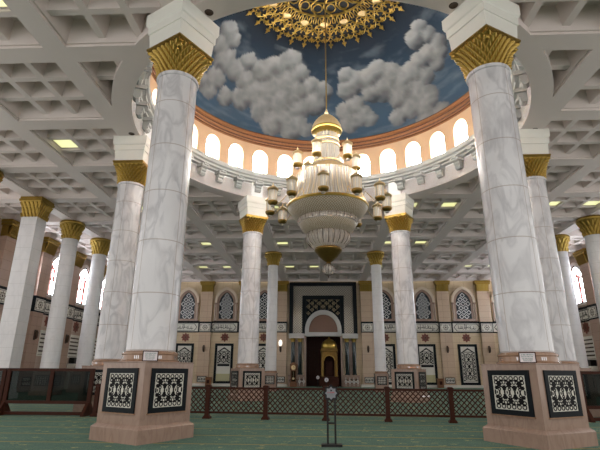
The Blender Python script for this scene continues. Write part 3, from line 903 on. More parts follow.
# ------------------------------------------------------------------ pilasters, windows, frieze, plaques of the walls
ordn = ['first', 'second', 'third', 'fourth', 'fifth', 'sixth', 'seventh']
def make_pilaster(side, w, d):
    """back at x = 0, pointing to +x; w = width, d = depth"""
    t = thing('pilaster', '', 'pilaster', group='pilasters along the %s wall' % side)
    b = MB(); b.box(0, d, -w/2, w/2, 0, 11.7); b.box(0, d+.06, -w/2-.06, w/2+.06, 0, .3); b.box(0, d+.05, -w/2-.04, w/2+.04, 1.26, 1.36)
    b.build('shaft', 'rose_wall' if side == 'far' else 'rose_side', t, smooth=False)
    c = MB()
    for i in range(9):
        y = -w/2 + w*(i+.5)/9
        c.add([(d, y-w/28, 11.66), (d, y+w/28, 11.66), (d+.2, y+w/26, 12.55), (d+.2, y-w/26, 12.55), (d+.1, y-w/28, 11.62), (d+.1, y+w/28, 11.62), (d+.34, y+w/26, 12.5), (d+.34, y-w/26, 12.5)], [(4, 5, 6, 7), (0, 4, 7, 3), (1, 2, 6, 5), (3, 7, 6, 2), (0, 1, 5, 4)])
    c.box(0, d+.01, -w/2-.03, w/2+.03, 11.64, 12.56); c.box(0, d+.3, -w/2-.17, w/2+.17, 12.5, 12.68); c.box(0, d+.34, -w/2-.22, w/2+.22, 12.72, ZC-FZ)
    c.box(0, d+.25, -w/2-.14, w/2+.14, 12.66, 12.74)
    c.build('capital', 'gold_dull', t, smooth=False)
    p = MB(); rectring(p, -.58, .58, .46, 1.16, .07, (d, 0, 0), (0, 1, 0), (0, 0, 1), (.03, 0, 0))
    fr = p.build('dado_frame', 'black_stone', t, smooth=False)
    q = MB(); q.box(d-.01, d+.012, -.51, .51, .53, 1.09); q.build('plate', 'pale_panel', fr, smooth=False)
    o = MB()
    for i in range(3):
        c_ = (-.34+.34*i, .81)
        o.ringprism(star(.2, .1, 4, c_), star(.11, .055, 4, c_), (d+.012, 0, 0), (0, 1, 0), (0, 0, 1), (.012, 0, 0))
        o.prism(circ(.05, 8, c_), (d+.012, 0, 0), (0, 1, 0), (0, 0, 1), (.012, 0, 0))
        for sx in (-.17, .17):
            o.prism(star(.07, .03, 4, (c_[0]+sx, .62)), (d+.012, 0, 0), (0, 1, 0), (0, 0, 1), (.012, 0, 0))
            o.prism(star(.07, .03, 4, (c_[0]+sx, 1.0)), (d+.012, 0, 0), (0, 1, 0), (0, 0, 1), (.012, 0, 0))
    o.build('ornament', 'ink', fr, smooth=False)
    # rosette panel of the frieze where it crosses the pilaster
    r = MB(); r.box(0, d+.04, -w/2-.02, w/2+.02, 6.45, 7.8)
    rf = r.build('frieze_block', 'black_stone', t, smooth=False)
    r = MB(); r.box(d+.03, d+.055, -w/2+.06, w/2-.06, 6.58, 7.58); r.build('plate', 'pale_panel', rf, smooth=False)
    r = MB()
    O = ((d+.055, 0, 0), (0, 1, 0), (0, 0, 1), (.012, 0, 0))
    r.ringprism(star(.38, .24, 8, (0, 7.08)), star(.3, .17, 8, (0, 7.08)), *O); r.prism(star(.14, .07, 8, (0, 7.08)), *O)
    rectring(r, -w/2+.12, w/2-.12, 6.64, 7.52, .035, *O)
    for sx in (-1, 1):
        for sz in (-1, 1): r.prism(star(.09, .04, 4, (sx*.5, 7.08+sz*.3)), *O)
    r.build('rosette', 'bronze', rf, smooth=False)
    return t
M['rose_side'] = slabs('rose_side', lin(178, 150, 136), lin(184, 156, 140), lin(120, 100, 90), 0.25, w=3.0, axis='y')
pf = make_pilaster('far', 1.5, .4)
first = True
for sg, word in ((-1, 'on the clock side'), (1, 'away from the clock')):
    for k, x in enumerate((5.45, 10.1, 15.15, 20.2)):
        lab = 'pink far-wall pilaster with fluted gold top, %s from the portal %s' % (ordn[k], word)
        if first: pf.location = (sg*x, WF, 0); pf.rotation_euler.z = -pi/2; pf['label'] = lab; first = False
        else: dup(pf, (sg*x, WF, 0), -pi/2, lab)
ps = make_pilaster('side', 1.5, .55)
first = True
for sg, word in ((-1, 'on the side wall behind the square pillar'), (1, 'on the side wall opposite the square pillar')):
    for k, y in enumerate((12.9, 17.9, 22.95, 28.0, 33.1)):
        lab = 'brown gold-topped pilaster %s, %s nearest the viewer' % (word, ordn[k])
        if first: ps.location = (sg*25.25, y, 0); ps.rotation_euler.z = 0 if sg < 0 else pi; ps['label'] = lab; first = False
        else: dup(ps, (sg*25.25, y, 0), 0 if sg < 0 else pi, lab)

def wframe(loc, rz): return {'loc': loc, 'rz': rz}
X0, YU, ZU = (0, 0, 0), (0, 1, 0), (0, 0, 1)
# far-wall windows (stone surround, leaded glass)
def make_far_window():
    s = MB()
    out_, inn_ = pointed(1.5, 7.95, 10.3, 12.2), pointed(1.22, 7.95, 10.2, 11.85)
    s.ringprism(out_, inn_, X0, YU, ZU, (.3, 0, 0))
    r = struct(s.build('window_40', 'surround', smooth=False))
    s = MB(); s.ringprism(inn_, pointed(.93, 8.12, 10.1, 11.55), X0, YU, ZU, (.2, 0, 0)); s.box(0, .36, -1.5, 1.5, 7.82, 7.98)
    for sy in (-1, 1): s.lathe([(.1, 8), (.1, 9.9), (.16, 10.0), (.16, 10.15)], 12, c=(.28, sy*1.36))
    s.build('window_frame', 'pink_marble', r, smooth=False)
    g = MB(); g.prism(pointed(1.0, 8.05, 10.1, 11.6), (.05, 0, 0), YU, ZU, (.03, 0, 0)); g.build('pane', 'leaded', r, smooth=False)
    l = MB()
    for j in range(6):
        for i in range(4):
            c = (-.93 + .62*i + (.31 if j % 2 else 0), 8.4 + .54*j)
            if abs(c[0]) > .8 - max(0, (c[1]-10.2))*.5: continue
            l.ringprism(star(.33, .23, 4, c, pi/2), star(.23, .14, 4, c, pi/2), (.08, 0, 0), YU, ZU, (.02, 0, 0))
    l.build('leading', 'lead', r, smooth=False)
    return r
wf0 = make_far_window(); k_ = 40; first = True
for sg in (-1, 1):
    for x in (7.65, 12.62, 17.68, 22.7):
        o = wf0 if first else copy_tree(wf0)
        first = False
        o.location = (sg*x, WF, 0); o.rotation_euler.z = -pi/2; o.name = 'window_%d' % k_; k_ += 1
# side windows (bright, pink tracery)
def make_side_window():
    s = MB(); o1, o2 = pointed(1.45, 8.0, 10.5, 12.3), pointed(1.25, 8.15, 10.4, 12.0)
    s.ringprism(o1, o2, X0, YU, ZU, (.22, 0, 0)); r = struct(s.build('window_60', 'plaster', smooth=False))
    s = MB(); s.ringprism(o2, pointed(1.14, 8.26, 10.35, 11.85), (.02, 0, 0), YU, ZU, (.12, 0, 0)); s.build('window_frame', 'wood_dark', r, smooth=False)
    g = MB(); g.prism(pointed(1.2, 8.2, 10.4, 11.9), (.03, 0, 0), YU, ZU, (.03, 0, 0)); g.build('pane', 'side_pane', r, smooth=False)
    l = MB()
    for y in (-.38, .38): l.box(.06, .12, y-.09, y+.09, 8.26, 10.3)
    l.ringprism(pointed(.47, 9.6, 10.3, 11.0), pointed(.33, 9.6, 10.2, 10.8), (.06, 0, 0), YU, ZU, (.05, 0, 0))
    for sy in (-1, 1):
        l.ringprism([(p[0]+sy*.8, p[1]) for p in pointed(.38, 9.7, 10.3, 10.9)], [(p[0]+sy*.8, p[1]) for p in pointed(.27, 9.7, 10.2, 10.7)], (.06, 0, 0), YU, ZU, (.05, 0, 0))
    l.ringprism(circ(.3, 16, (0, 11.25)), circ(.2, 16, (0, 11.25)), (.06, 0, 0), YU, ZU, (.05, 0, 0))
    l.box(.06, .11, -1.1, 1.1, 9.55, 9.68)
    l.build('tracery', 'pink_frame', r, smooth=False)
    return r
ws0 = make_side_window(); k_ = 60; first = True
YS = (15.4, 20.43, 25.48, 30.55, 35.7)
for sg in (-1, 1):
    for y in YS:
        o = ws0 if first else copy_tree(ws0)
        first = False
        o.location = (sg*25.25, y, 0); o.rotation_euler.z = 0 if sg < 0 else pi; o.name = 'window_%d' % k_; k_ += 1

# calligraphy frieze
def script_lines(mb, w, z0, z1, O, seed):
    rn = random.Random(seed)
    h = z1 - z0
    x = w/2 - .1
    while x > -w/2 + .25:
        seg = rn.uniform(.3, .6)
        b = z0 + h*rn.choice((.25, .35, .45))
        pts = [(x - seg*i/8, b + h*.09*math.sin(i*1.3 + rn.random())) for i in range(9)]
        pts[-1] = (pts[-1][0], b + h*rn.uniform(-.15, .2))
        stroke(mb, pts, .05, *O)
        for _ in range(rn.choice((1, 2, 2))):
            xa = x - rn.uniform(.05, seg); stroke(mb, [(xa, b), (xa+.02, b + h*.3), (xa-.015, b + h*rn.uniform(.45, .62))], .042, *O)
        if rn.random() < .6:
            c = (x - seg*.5, b - h*.22); mb.ringprism(circ(.085, 10, c), circ(.045, 10, c), *O)
        for _ in range(2): mb.prism(circ(.026, 6, (x - rn.uniform(0, seg), z0 + h*rn.uniform(.08, .95))), *O)
        x -= seg*.78
def make_frieze(name, L, bays, style):
    """runs along y, facing +x; bays = [(centre, width)]"""
    b = MB(); b.box(0, .07, -L/2, L/2, 6.4, 6.5); b.box(0, .1, -L/2, L/2, 7.62, 7.82); b.box(0, .03, -L/2, L/2, 6.5, 7.62)
    o = struct(b.build(name, 'black_stone', smooth=False))
    for i, (c, w_) in enumerate(bays):
        p = MB(); p.box(.03, .05, c-w_/2, c+w_/2, 6.55, 7.58); pl = p.build('calligraphy_panel', 'pale_panel', o, smooth=False)
        q = MB(); O = ((.05, c, 0), YU, ZU, (.012, 0, 0)); h_ = w_/2-.1
        def cart(k): return [(-h_+.35+k, 6.62+k), (h_-.35-k, 6.62+k), (h_-k*1.4, 7.07), (h_-.35-k, 7.51-k), (-h_+.35+k, 7.51-k), (-h_+k*1.4, 7.07)]
        q.ringprism(cart(0), cart(.05), *O)
        if style: rectring(q, -h_, h_, 6.58, 7.55, .03, *O)
        script_lines(q, 2*h_-.9, 6.72, 7.42, O, 100*style + i)
        q.build('script', 'ink', pl, smooth=False)
    return o
bw = PT - 1.6
for sg, nm in ((-1, 'trim_3'), (1, 'trim_4')):
    xs = [7.65, 12.62, 17.68, 22.7]; L = 25.2-5.3; ctr = sg*(25.2+5.3)/2
    o = make_frieze(nm, L, [(-(sg*x-ctr), bw) for x in xs], 0)
    o.location = (ctr, WF, 0); o.rotation_euler.z = -pi/2
for sg, nm in ((-1, 'trim_5'), (1, 'trim_6')):
    L = 30; ctr = 22.9
    o = make_frieze(nm, L, [(((y-ctr) if sg < 0 else -(y-ctr)), bw) for y in (10.4,)+YS], 1)
    o.location = (sg*25.25, ctr, 0); o.rotation_euler.z = 0 if sg < 0 else pi

# red star plaques, sconces
def make_star():
    b = MB(); b.prism(star(.58, .4, 8, (0, 0), 0), X0, YU, ZU, (.06, 0, 0))
    o = b.build('star_plaque', 'star_red', smooth=False)
    q = MB(); q.ringprism(star(.34, .25, 8), star(.28, .2, 8), (.06, 0, 0), YU, ZU, (.015, 0, 0)); q.prism(star(.17, .08, 8), (.06, 0, 0), YU, ZU, (.02, 0, 0))
    q.build('rosette', 'bronze', o, smooth=False)
    return o
st0 = make_star(); first = True
def place_star(loc, rz, lab):
    global first
    if first: st0.location = loc; st0.rotation_euler.z = rz; tag(st0, lab, 'plaque', 'red star plaques on the walls'); first = False
    else: dup(st0, loc, rz, lab)
for sg, word in ((-1, 'clock side'), (1, 'away from the clock')):
    for k, x in enumerate((7.65, 12.62, 17.68)):
        place_star((sg*x, WF-.003, 5.8), -pi/2, 'red star plaque above the %s black-framed panel from the portal, %s' % (ordn[k], word))
for sg, word in ((-1, 'behind the square pillar'), (1, 'opposite the square pillar')):
    for k, y in enumerate((20.43, 25.48)):
        place_star((sg*25.247, y, 5.85), 0 if sg < 0 else pi, 'dark red star above the %s white grille, wall %s' % (ordn[k], word))
def make_sconce():
    b = MB(); b.box(0, .06, -.1, .1, -.42, .42); o = b.build('wall_sconce', 'bronze', smooth=False)
    q = MB(); q.lathe([(.03, -.36), (.13, -.24), (.15, .2), (.08, .34), (.02, .4)], 12, c=(.17, 0)); q.build('shade', 'bronze', o)
    return o
sc0 = make_sconce(); fs_ = True
def place_sconce(loc, rz, lab):
    global fs_
    if fs_: sc0.location = loc; sc0.rotation_euler.z = rz; tag(sc0, lab, 'sconce', 'unlit sconces on the pilasters'); fs_ = False
    else: dup(sc0, loc, rz, lab)
for sg, word in ((-1, 'clock side'), (1, 'away from the clock')):
    for k, x in ((0, 5.45), (2, 15.15), (3, 20.2)):
        place_sconce((sg*x, WF-.4, 4.4), -pi/2, 'small dark sconce on the %s pilaster from the portal, %s' % (ordn[k], word))
for k, y in ((1, 17.9), (2, 22.95)):
    place_sconce((-24.7, y, 4.5), 0, 'small dark sconce on the %s brown pilaster of the wall behind the square pillar' % ordn[k])

# tall arabesque panels of the far wall
def girih(mb, hw, z0, z1, O, top=True):
    n = max(2, round((z1-z0)/(hw*1.0)))
    h = (z1-z0)/n
    for k in range(n):
        c = (0, z0+h*(k+.5))
        mb.ringprism(star(hw*.5, hw*.36, 8, c), star(hw*.33, hw*.22, 8, c), *O)
        mb.prism(star(hw*.16, hw*.08, 8, c), *O)
        for sx in (-1, 1):
            for sz in (-1, 1):
                stroke(mb, [(sx*hw*.42, c[1]+sz*h*.2), (sx*hw*.98, c[1]+sz*h*.48)], hw*.12, *O)
            mb.ringprism(circ(hw*.24, 8, (sx*hw*.72, c[1])), circ(hw*.11, 8, (sx*hw*.72, c[1])), *O)
        if k < n-1:
            d_ = (0, z0+h*(k+1)); mb.prism([(d_[0]+hw*.26*math.cos(pi/2*q), d_[1]+hw*.26*math.sin(pi/2*q)) for q in range(4)], *O)
            for sx in (-1, 1): mb.prism(star(hw*.2, hw*.09, 4, (sx*hw*.6, d_[1]), pi/4), *O)
    rectring(mb, -hw-.05, hw+.05, z0-.06, z1+.06, .05, *O)
    if top: mb.ringprism([(-hw, z1+.02), (hw, z1+.02), (hw*.5, z1+.3), (0, z1+.55), (-hw*.5, z1+.3)], [(-hw*.6, z1+.09), (hw*.6, z1+.09), (hw*.3, z1+.24), (0, z1+.36), (-hw*.3, z1+.24)], *O)
def make_panel(name, half):
    f = MB(); rectring(f, -1.17, 1.17, .3, 5.1, .3, X0, YU, ZU, (.1, 0, 0))
    o = f.build(name, 'black_stone', smooth=False)
    p = MB(); p.box(0, .04, -.9, .9, .55, 4.82); p.build('plate', 'pale_panel', o, smooth=False)
    a = MB(); O = ((.04, 0, 0), YU, ZU, (.015, 0, 0))
    girih(a, .76, 2.75 if half else .8, 4.1, O); a.build('ornament', 'ink', o, smooth=False)
    if half:
        q = MB(); q.box(.04, .08, -.76, .76, 2.35, 2.62); q.build('vent_bar', 'black_stone', o, smooth=False)
        q = MB(); q.box(.04, .1, -.85, .85, .56, 1.45); q.build('lower_leaf', plain('straw_reflection', lin(186, 180, 140), .4), o, smooth=False)  # lower door glass: the carpet's reflection painted as an even straw colour
    return o
pa0 = make_panel('arabesque_panel', False); pb0 = make_panel('arabesque_panel', True)
fa = fb = True
for sg, word in ((-1, 'on the clock side'), (1, 'away from the clock')):
    for k, x in enumerate((7.65, 12.62, 17.68, 22.7)):
        half = (k == 1)
        lab = ('second panel from the portal %s, patterned only in its upper half' % word) if half else 'tall black-framed star tracery panel, %s from the portal %s' % (ordn[k], word)
        if half:
            o = pb0 if fb else copy_tree(pb0); fb = False
        else:
            o = pa0 if fa else copy_tree(pa0); fa = False
        o.location = (sg*x, WF-.003, 0); o.rotation_euler.z = -pi/2; tag(o, lab, 'wall panel', 'tall panels along the far wall')

# white openwork grilles of the side walls
def make_grille():
    f = MB(); rectring(f, -1.0, 1.0, 2.9, 5.1, .1, X0, YU, ZU, (.12, 0, 0)); o = f.build('white_grille', 'white_grille', smooth=False)
    b = MB(); b.box(0, .02, -.95, .95, 2.95, 5.05); b.build('backing', 'bronze', o, smooth=False)
    g = MB()
    for j in range(6):
        for i in range(5):
            c = (-.72+.36*i, 3.14+.36*j); g.box(.02, .1, c[0]-.15, c[0]+.15, c[1]-.1, c[1]+.12)
    g.build('lattice', 'white_grille', o, smooth=False)
    return o
g0 = make_grille(); first_g = True
for sg, word in ((-1, 'behind the square pillar'), (1, 'opposite the square pillar')):
    for k, y in enumerate((20.43, 25.48, 30.55)):
        lab = 'white openwork grille low on the wall %s, %s of its row' % (word, ordn[k])
        if first_g: g0.location = (sg*25.247, y, 0); g0.rotation_euler.z = 0 if sg < 0 else pi; tag(g0, lab, 'grille', 'white openwork grilles on the side walls'); first_g = False
        else: dup(g0, (sg*25.247, y, 0), 0 if sg < 0 else pi, lab)
def cabinet(loc, rz, lab):
    t = thing('equipment_cabinet', lab, 'cabinet', loc, rz, 'white cabinets against the side walls')
    b = MB(); b.box(0, .7, -.8, .8, 0, 2.35); b.build('body', 'white_grille', t, smooth=False)
    b = MB(); b.box(.1, .62, -.75, .75, 2.35, 2.92); b.build('black_screen', 'black_box', t, smooth=False)
cabinet((-25.2, 25.6, 0), 0, 'white cabinet topped by a black screen, against the wall behind the square pillar')
cabinet((25.2, 25.3, 0), pi, 'white cabinet topped by a black screen, against the wall opposite the square pillar')

# ------------------------------------------------------------------ portal (local frame: x along the wall, -y towards the hall)
XC = -.1
pt = thing('mihrab_portal', 'tall black framed portal with a grey arch around the dark doorway of the far wall', 'portal', (XC, WF, 0))
UX, UZ = (1, 0, 0), (0, 0, 1)
def bandU(mb, x, ztop, zbot, w, y, d, mi=0):
    """three-sided frame: outer half width x, bar width w"""
    mb.prism([(-x, zbot), (-x, ztop), (x, ztop), (x, zbot), (x-w, zbot), (x-w, ztop-w), (-x+w, ztop-w), (-x+w, zbot)], (0, y, 0), UX, UZ, (0, d, 0), mi)
b = MB(); bandU(b, 4.3, 12.85, 6.3, .48, -.55, .55); b.build('outer_frame', 'black_stone', pt, smooth=False)
b = MB(); bandU(b, 3.85, 12.35, 6.3, 1.35, -.3, .3); b.build('mirror_mosaic', 'mirror', pt, smooth=False)
b = MB(); bandU(b, 2.65, 11.1, 6.3, .48, -.5, .5); b.build('inner_frame', 'black_stone', pt, smooth=False)
b = MB(); b.box(-2.3, 2.3, -.2, 0, 8.9, 10.8)
N_ = 20
outer = [(-2.28*math.cos(pi*i/N_), 6.75 + 2.5*math.sin(pi*i/N_)) for i in range(N_+1)]
b.prism([(-2.3, 6.3), (-2.3, 9.0), (2.3, 9.0), (2.3, 6.3)] + [(-x, z) for x, z in outer], (0, -.2, 0), UX, UZ, (0, .2, 0))
scn = b.build('screen', 'black_stone', pt, smooth=False)
q = MB()
for j in range(5):
    for i in range(9):
        c = (-1.88 + .47*i, 7.2 + .84*j + (.42 if i % 2 else 0))
        if c[1] > 10.6: continue
        if (c[0]/2.5)**2 + ((c[1]-6.75)/2.8)**2 < 1: continue
        q.ringprism(flower(.25, 4, .2, 24, c), flower(.18, 4, .25, 24, c), (0, -.2, 0), UX, UZ, (0, -.025, 0))
        q.prism(star(.1, .045, 4, c), (0, -.2, 0), UX, UZ, (0, -.025, 0))
for i in range(10): q.box(-2.27+.5*i, -2.23+.5*i, -.215, -.2, 9.3, 10.75)
q.build('tracery', 'tracery_grey', scn, smooth=False)
ar = MB()
for r_, y_, w_ in ((2.3, -.55, .2), (2.12, -.45, .16), (1.97, -.35, .16)):
    o_ = [(-r_, 6.25)] + [(-r_*math.cos(pi*i/N_), 6.75 + r_*1.09*math.sin(pi*i/N_)) for i in range(N_+1)] + [(r_, 6.25)]
    r2 = r_ - w_
    i_ = [(-r2, 6.25)] + [(-r2*math.cos(pi*i/N_), 6.75 + r2*1.09*math.sin(pi*i/N_)) for i in range(N_+1)] + [(r2, 6.25)]
    ar.ringprism(o_, i_, (0, y_, 0), UX, UZ, (0, -y_, 0), closed=False)
ar.build('arch_moulding', 'lintel', pt, ang=30)
b = MB(); b.prism([(-1.85, 6.4)] + [(-1.85*math.cos(pi*i/N_), 6.75 + 2.0*math.sin(pi*i/N_)) for i in range(N_+1)] + [(1.85, 6.4)], (0, -.05, 0), UX, UZ, (0, .3, 0)); b.build('tympanum', 'tympanum', pt, smooth=False)
b = MB(); b.box(-2.3, 2.3, -.5, .35, 6.0, 6.24); b.box(-2.2, 2.2, -.4, .3, 6.24, 6.5); b.build('lintel', 'lintel', pt, smooth=False)
for sg in (-1, 1):
    b = MB(); b.box(sg*3.35-.95, sg*3.35+.95, -.75, 0, 5.72, 6.12); b.box(sg*3.35-1.0, sg*3.35+1.0, -.8, 0, 6.12, 6.3); b.build('capital_block', 'lintel', pt, smooth=False)
    b = MB(); b.box(sg*2.27-.12, sg*2.27+.12, -.35, .2, 0, 6.0); b.box(sg*3.35-1.0, sg*3.35+1.0, -.7, 0, 0, 1.25); b.box(sg*3.35-1.02, sg*3.35+1.02, -.75, 0, 1.25, 1.38)
    b.build('jamb', 'pink_marble', pt, smooth=False)
    for xx in (2.92, 3.8):
        b = MB(); b.lathe([(.3, 1.38), (.3, 1.5), (.24, 1.58), (.23, 5.3)], 24, c=(sg*xx, -.36), caps=False); cc = b.build('column', 'green_marble', pt)
        b = MB(); b.lathe([(.24, 5.28), (.26, 5.34), (.25, 5.4), (.34, 5.66), (.36, 5.73)], 20, c=(sg*xx, -.36)); b.build('column_capital', 'gold', cc)
    b = MB(); b.box(sg*3.35-.3, sg*3.35+.3, -.12, 0, 1.4, 5.6); b.build('wall_strip', 'pink_marble', pt, smooth=False)
    b = MB(); 
    for i in range(3):
        b.ringprism(star(.3, .18, 8, (sg*3.35-.6+.6*i, .68)), star(.2, .1, 8, (sg*3.35-.6+.6*i, .68)), (0, -.7, 0), UX, UZ, (0, -.02, 0))
    b.build('dado_rosettes', 'ink', pt, smooth=False)

# minbar with gilded dome inside the doorway
mn = thing('minbar', 'gilded pulpit with a ribbed gold dome standing inside the dark doorway', 'pulpit', (.6, 38.2, 0))
b = MB()
b.lathe([(.9, 4.45), (.93, 4.6), (.95, 4.8), (.9, 5.05), (.76, 5.32), (.52, 5.52), (.25, 5.64), (.06, 5.72)], 48, fn=lambda r, z, a, k: r*(1+.018*abs(math.cos(10*a))), caps=False); dm = b.build('dome', 'gold', mn)
b = MB(); b.lathe([(.05, 5.68), (.1, 5.78), (.04, 5.86), (.05, 5.9), (.01, 5.97)], 12); b.build('finial', 'gold', dm)
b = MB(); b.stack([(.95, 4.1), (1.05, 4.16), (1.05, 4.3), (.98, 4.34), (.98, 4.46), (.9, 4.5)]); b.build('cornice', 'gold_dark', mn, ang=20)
b = MB()
ao = [(-.95, 1.2), (-.95, 4.12), (.95, 4.12), (.95, 1.2), (.66, 1.2)] + [(.66*math.cos(pi*i/14), 3.05 + .62*math.sin(pi*i/14)) for i in range(15)] + [(-.66, 1.2)]
for y_ in (-.95, .85): b.prism(ao, (0, y_, 0), UX, UZ, (0, .1, 0))
for sx in (-.95, .85): b.prism(ao, (sx, 0, 0), (0, 1, 0), UZ, (.1, 0, 0))
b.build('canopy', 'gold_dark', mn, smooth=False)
b = MB(); b.ringprism([(.72*math.cos(pi*i/14), 3.05 + .68*math.sin(pi*i/14)) for i in range(15)], [(.6*math.cos(pi*i/14), 3.05 + .56*math.sin(pi*i/14)) for i in range(15)], (0, -.99, 0), UX, UZ, (0, .06, 0), closed=False); b.build('arch_trim', 'gold_bronze', mn, smooth=False)
b = MB(); b.box(-.95, .95, -.95, .95, 0, 1.2); b.box(-.4, .4, .6, .8, 1.2, 3.0)
b.build('base', 'wood_dark', mn, smooth=False)
for sx in (-1, 1):
    for sy in (-1, 1):
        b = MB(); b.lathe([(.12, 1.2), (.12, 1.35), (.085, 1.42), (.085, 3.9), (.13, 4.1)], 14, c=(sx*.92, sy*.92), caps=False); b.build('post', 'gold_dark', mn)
rl = thing('wooden_railing', 'low dark red wooden railing in front of the gilded pulpit', 'railing', (.55, 36.9, 0))
b = MB()
for k in range(3): b.box(-1.1+1.1*k-.05, -1.1+1.1*k+.05, -.05, .05, 0, 1.15)
b.build('post', 'wood', rl, smooth=False)
b = MB(); b.box(-1.1, 1.1, -.04, .04, 1.02, 1.12); b.box(-1.1, 1.1, -.04, .04, .12, .22); b.build('rail', 'wood', rl, smooth=False)
b = MB(); b.box(-1.05, 1.05, -.02, .02, .22, 1.02); b.build('panel', 'wood', rl, smooth=False)
def round_sign(loc, zc, r, lab):
    t = thing('round_sign', lab, 'sign', loc, 0, 'round white signs before the doorway')
    b = MB(); b.box(-.2, .2, -.14, .14, 0, .03); b.lathe([(.025, 0), (.025, zc)], 8); b.build('stand', 'black_metal', t, smooth=False)
    b = MB(); b.lathe([(.01, -.03), (r, -.03), (r, .03), (.01, .03)], 24, xf=Matrix.Translation((0, -.05, zc)) @ Matrix.Rotation(pi/2, 4, 'X')); d = b.build('disc', 'paper', t)
    b = MB(); b.box(-.02, .02, -.1, -.08, zc-r*.5, zc+r*.5); b.box(-r*.3, r*.3, -.1, -.08, zc-.02, zc+.02); b.build('mark', 'grey_ink', d, smooth=False)
round_sign((-.8, 36.4, 0), 1.1, .19, 'small round white sign on a stand in the dark doorway, clear of the railing')
round_sign((.22, 36.2, 0), .84, .24, 'round white sign on a stand directly before the wooden railing')
def carved_screen(loc, lab, w_):
    t = thing('carved_screen', lab, 'screen', loc, 0, 'low white carved screens beside the doorway')
    b = MB(); rectring(b, -w_/2, w_/2, .05, 1.2, .09, (0, -.06, 0), UX, UZ, (0, .12, 0)); b.build('frame', 'pink_marble', t, smooth=False)
    b = MB()
    n_ = int(w_/.42)
    for i in range(n_):
        c = (-w_/2 + w_*(i+.5)/n_, .62)
        b.ringprism(flower(.24, 4, .2, 20, c), flower(.15, 4, .2, 20, c), (0, -.03, 0), UX, UZ, (0, .06, 0)); b.box(c[0]-.02, c[0]+.02, -.03, .03, .12, 1.12); b.box(c[0]-.21, c[0]+.21, -.03, .03, .6, .64)
    b.build('tracery', 'white_grille', t, smooth=False)
carved_screen((3.25, 37.0, 0), 'low pale carved screen to one side of the wooden railing, away from the clock', 1.9)
carved_screen((-2.75, 37.2, 0), 'low pale carved screen between the grandfather clock and the doorway', 1.0)

ck = thing('grandfather_clock', 'tall brown grandfather clock standing beside the portal columns', 'clock', (-3.75, 37.3, 0))
b = MB(); b.box(-.42, .42, -.25, .25, 0, .5); b.box(-.34, .34, -.2, .2, .5, 1.9); b.box(-.42, .42, -.25, .25, 1.9, 2.55); b.prism([(-.46, 2.55), (.46, 2.55), (.2, 2.78), (0, 2.86), (-.2, 2.78)], (0, -.26, 0), UX, UZ, (0, .5, 0)); b.build('case', 'wood_box', ck, smooth=False)
b = MB(); b.lathe([(.01, 0), (.27, 0), (.27, .03), (.01, .03)], 24, xf=Matrix.Translation((0, -.25, 2.22)) @ Matrix.Rotation(pi/2, 4, 'X')); dl = b.build('dial', 'gold_bright', ck)
b = MB(); b.box(-.012, .012, -.3, -.285, 2.22, 2.42); b.box(0, .13, -.3, -.285, 2.21, 2.235); b.build('hands', 'black_metal', dl, smooth=False)
b = MB(); b.box(-.24, .24, -.215, -.2, .62, 1.8); gl = b.build('door_glass', 'dark_glass', ck, smooth=False)
b = MB(); b.lathe([(.01, 0), (.14, 0), (.14, .02), (.01, .02)], 20, xf=Matrix.Translation((0, -.22, .95)) @ Matrix.Rotation(pi/2, 4, 'X')); b.box(-.012, .012, -.24, -.22, .95, 1.75); b.build('pendulum', 'gold_bright', ck)

lp = thing('lit_wall_lamp', 'glowing white wall lamp on the pilaster just above the grandfather clock', 'lamp', (-5.45, WF-.4, 5.0))
b = MB(); b.box(-.1, .1, -.06, 0, -.7, .1); b.tube([(0, -.06, -.5), (0, -.25, -.55), (0, -.3, -.3)], .03, 6); b.build('bracket', 'bronze', lp, smooth=False)
b = MB(); b.lathe([(.08, -.3), (.2, -.18), (.24, .15), (.15, .4), (.03, .5)], 16, c=(0, -.36)); b.build('lamp_shade', 'lamp_glass', lp)
def wooden_box(loc, lab):
    t = thing('wooden_box', lab, 'box', loc, 0, 'brown wooden boxes by the pilasters')
    b = MB(); b.box(-.33, .33, -.3, .3, 0, 1.0); b.box(-.37, .37, -.34, .34, 1.0, 1.06); b.build('body', 'wood_box', t, smooth=False)
    b = MB(); b.box(-.16, .16, -.33, -.3, .35, .75); b.build('front_panel', 'wood_dark', t, smooth=False)
wooden_box((-14.1, 37.4, 0), 'brown wooden box on the floor at the foot of the third pilaster, clock side')
wooden_box((13.75, 37.4, 0), 'brown wooden box at the foot of the third pilaster, away from the clock')

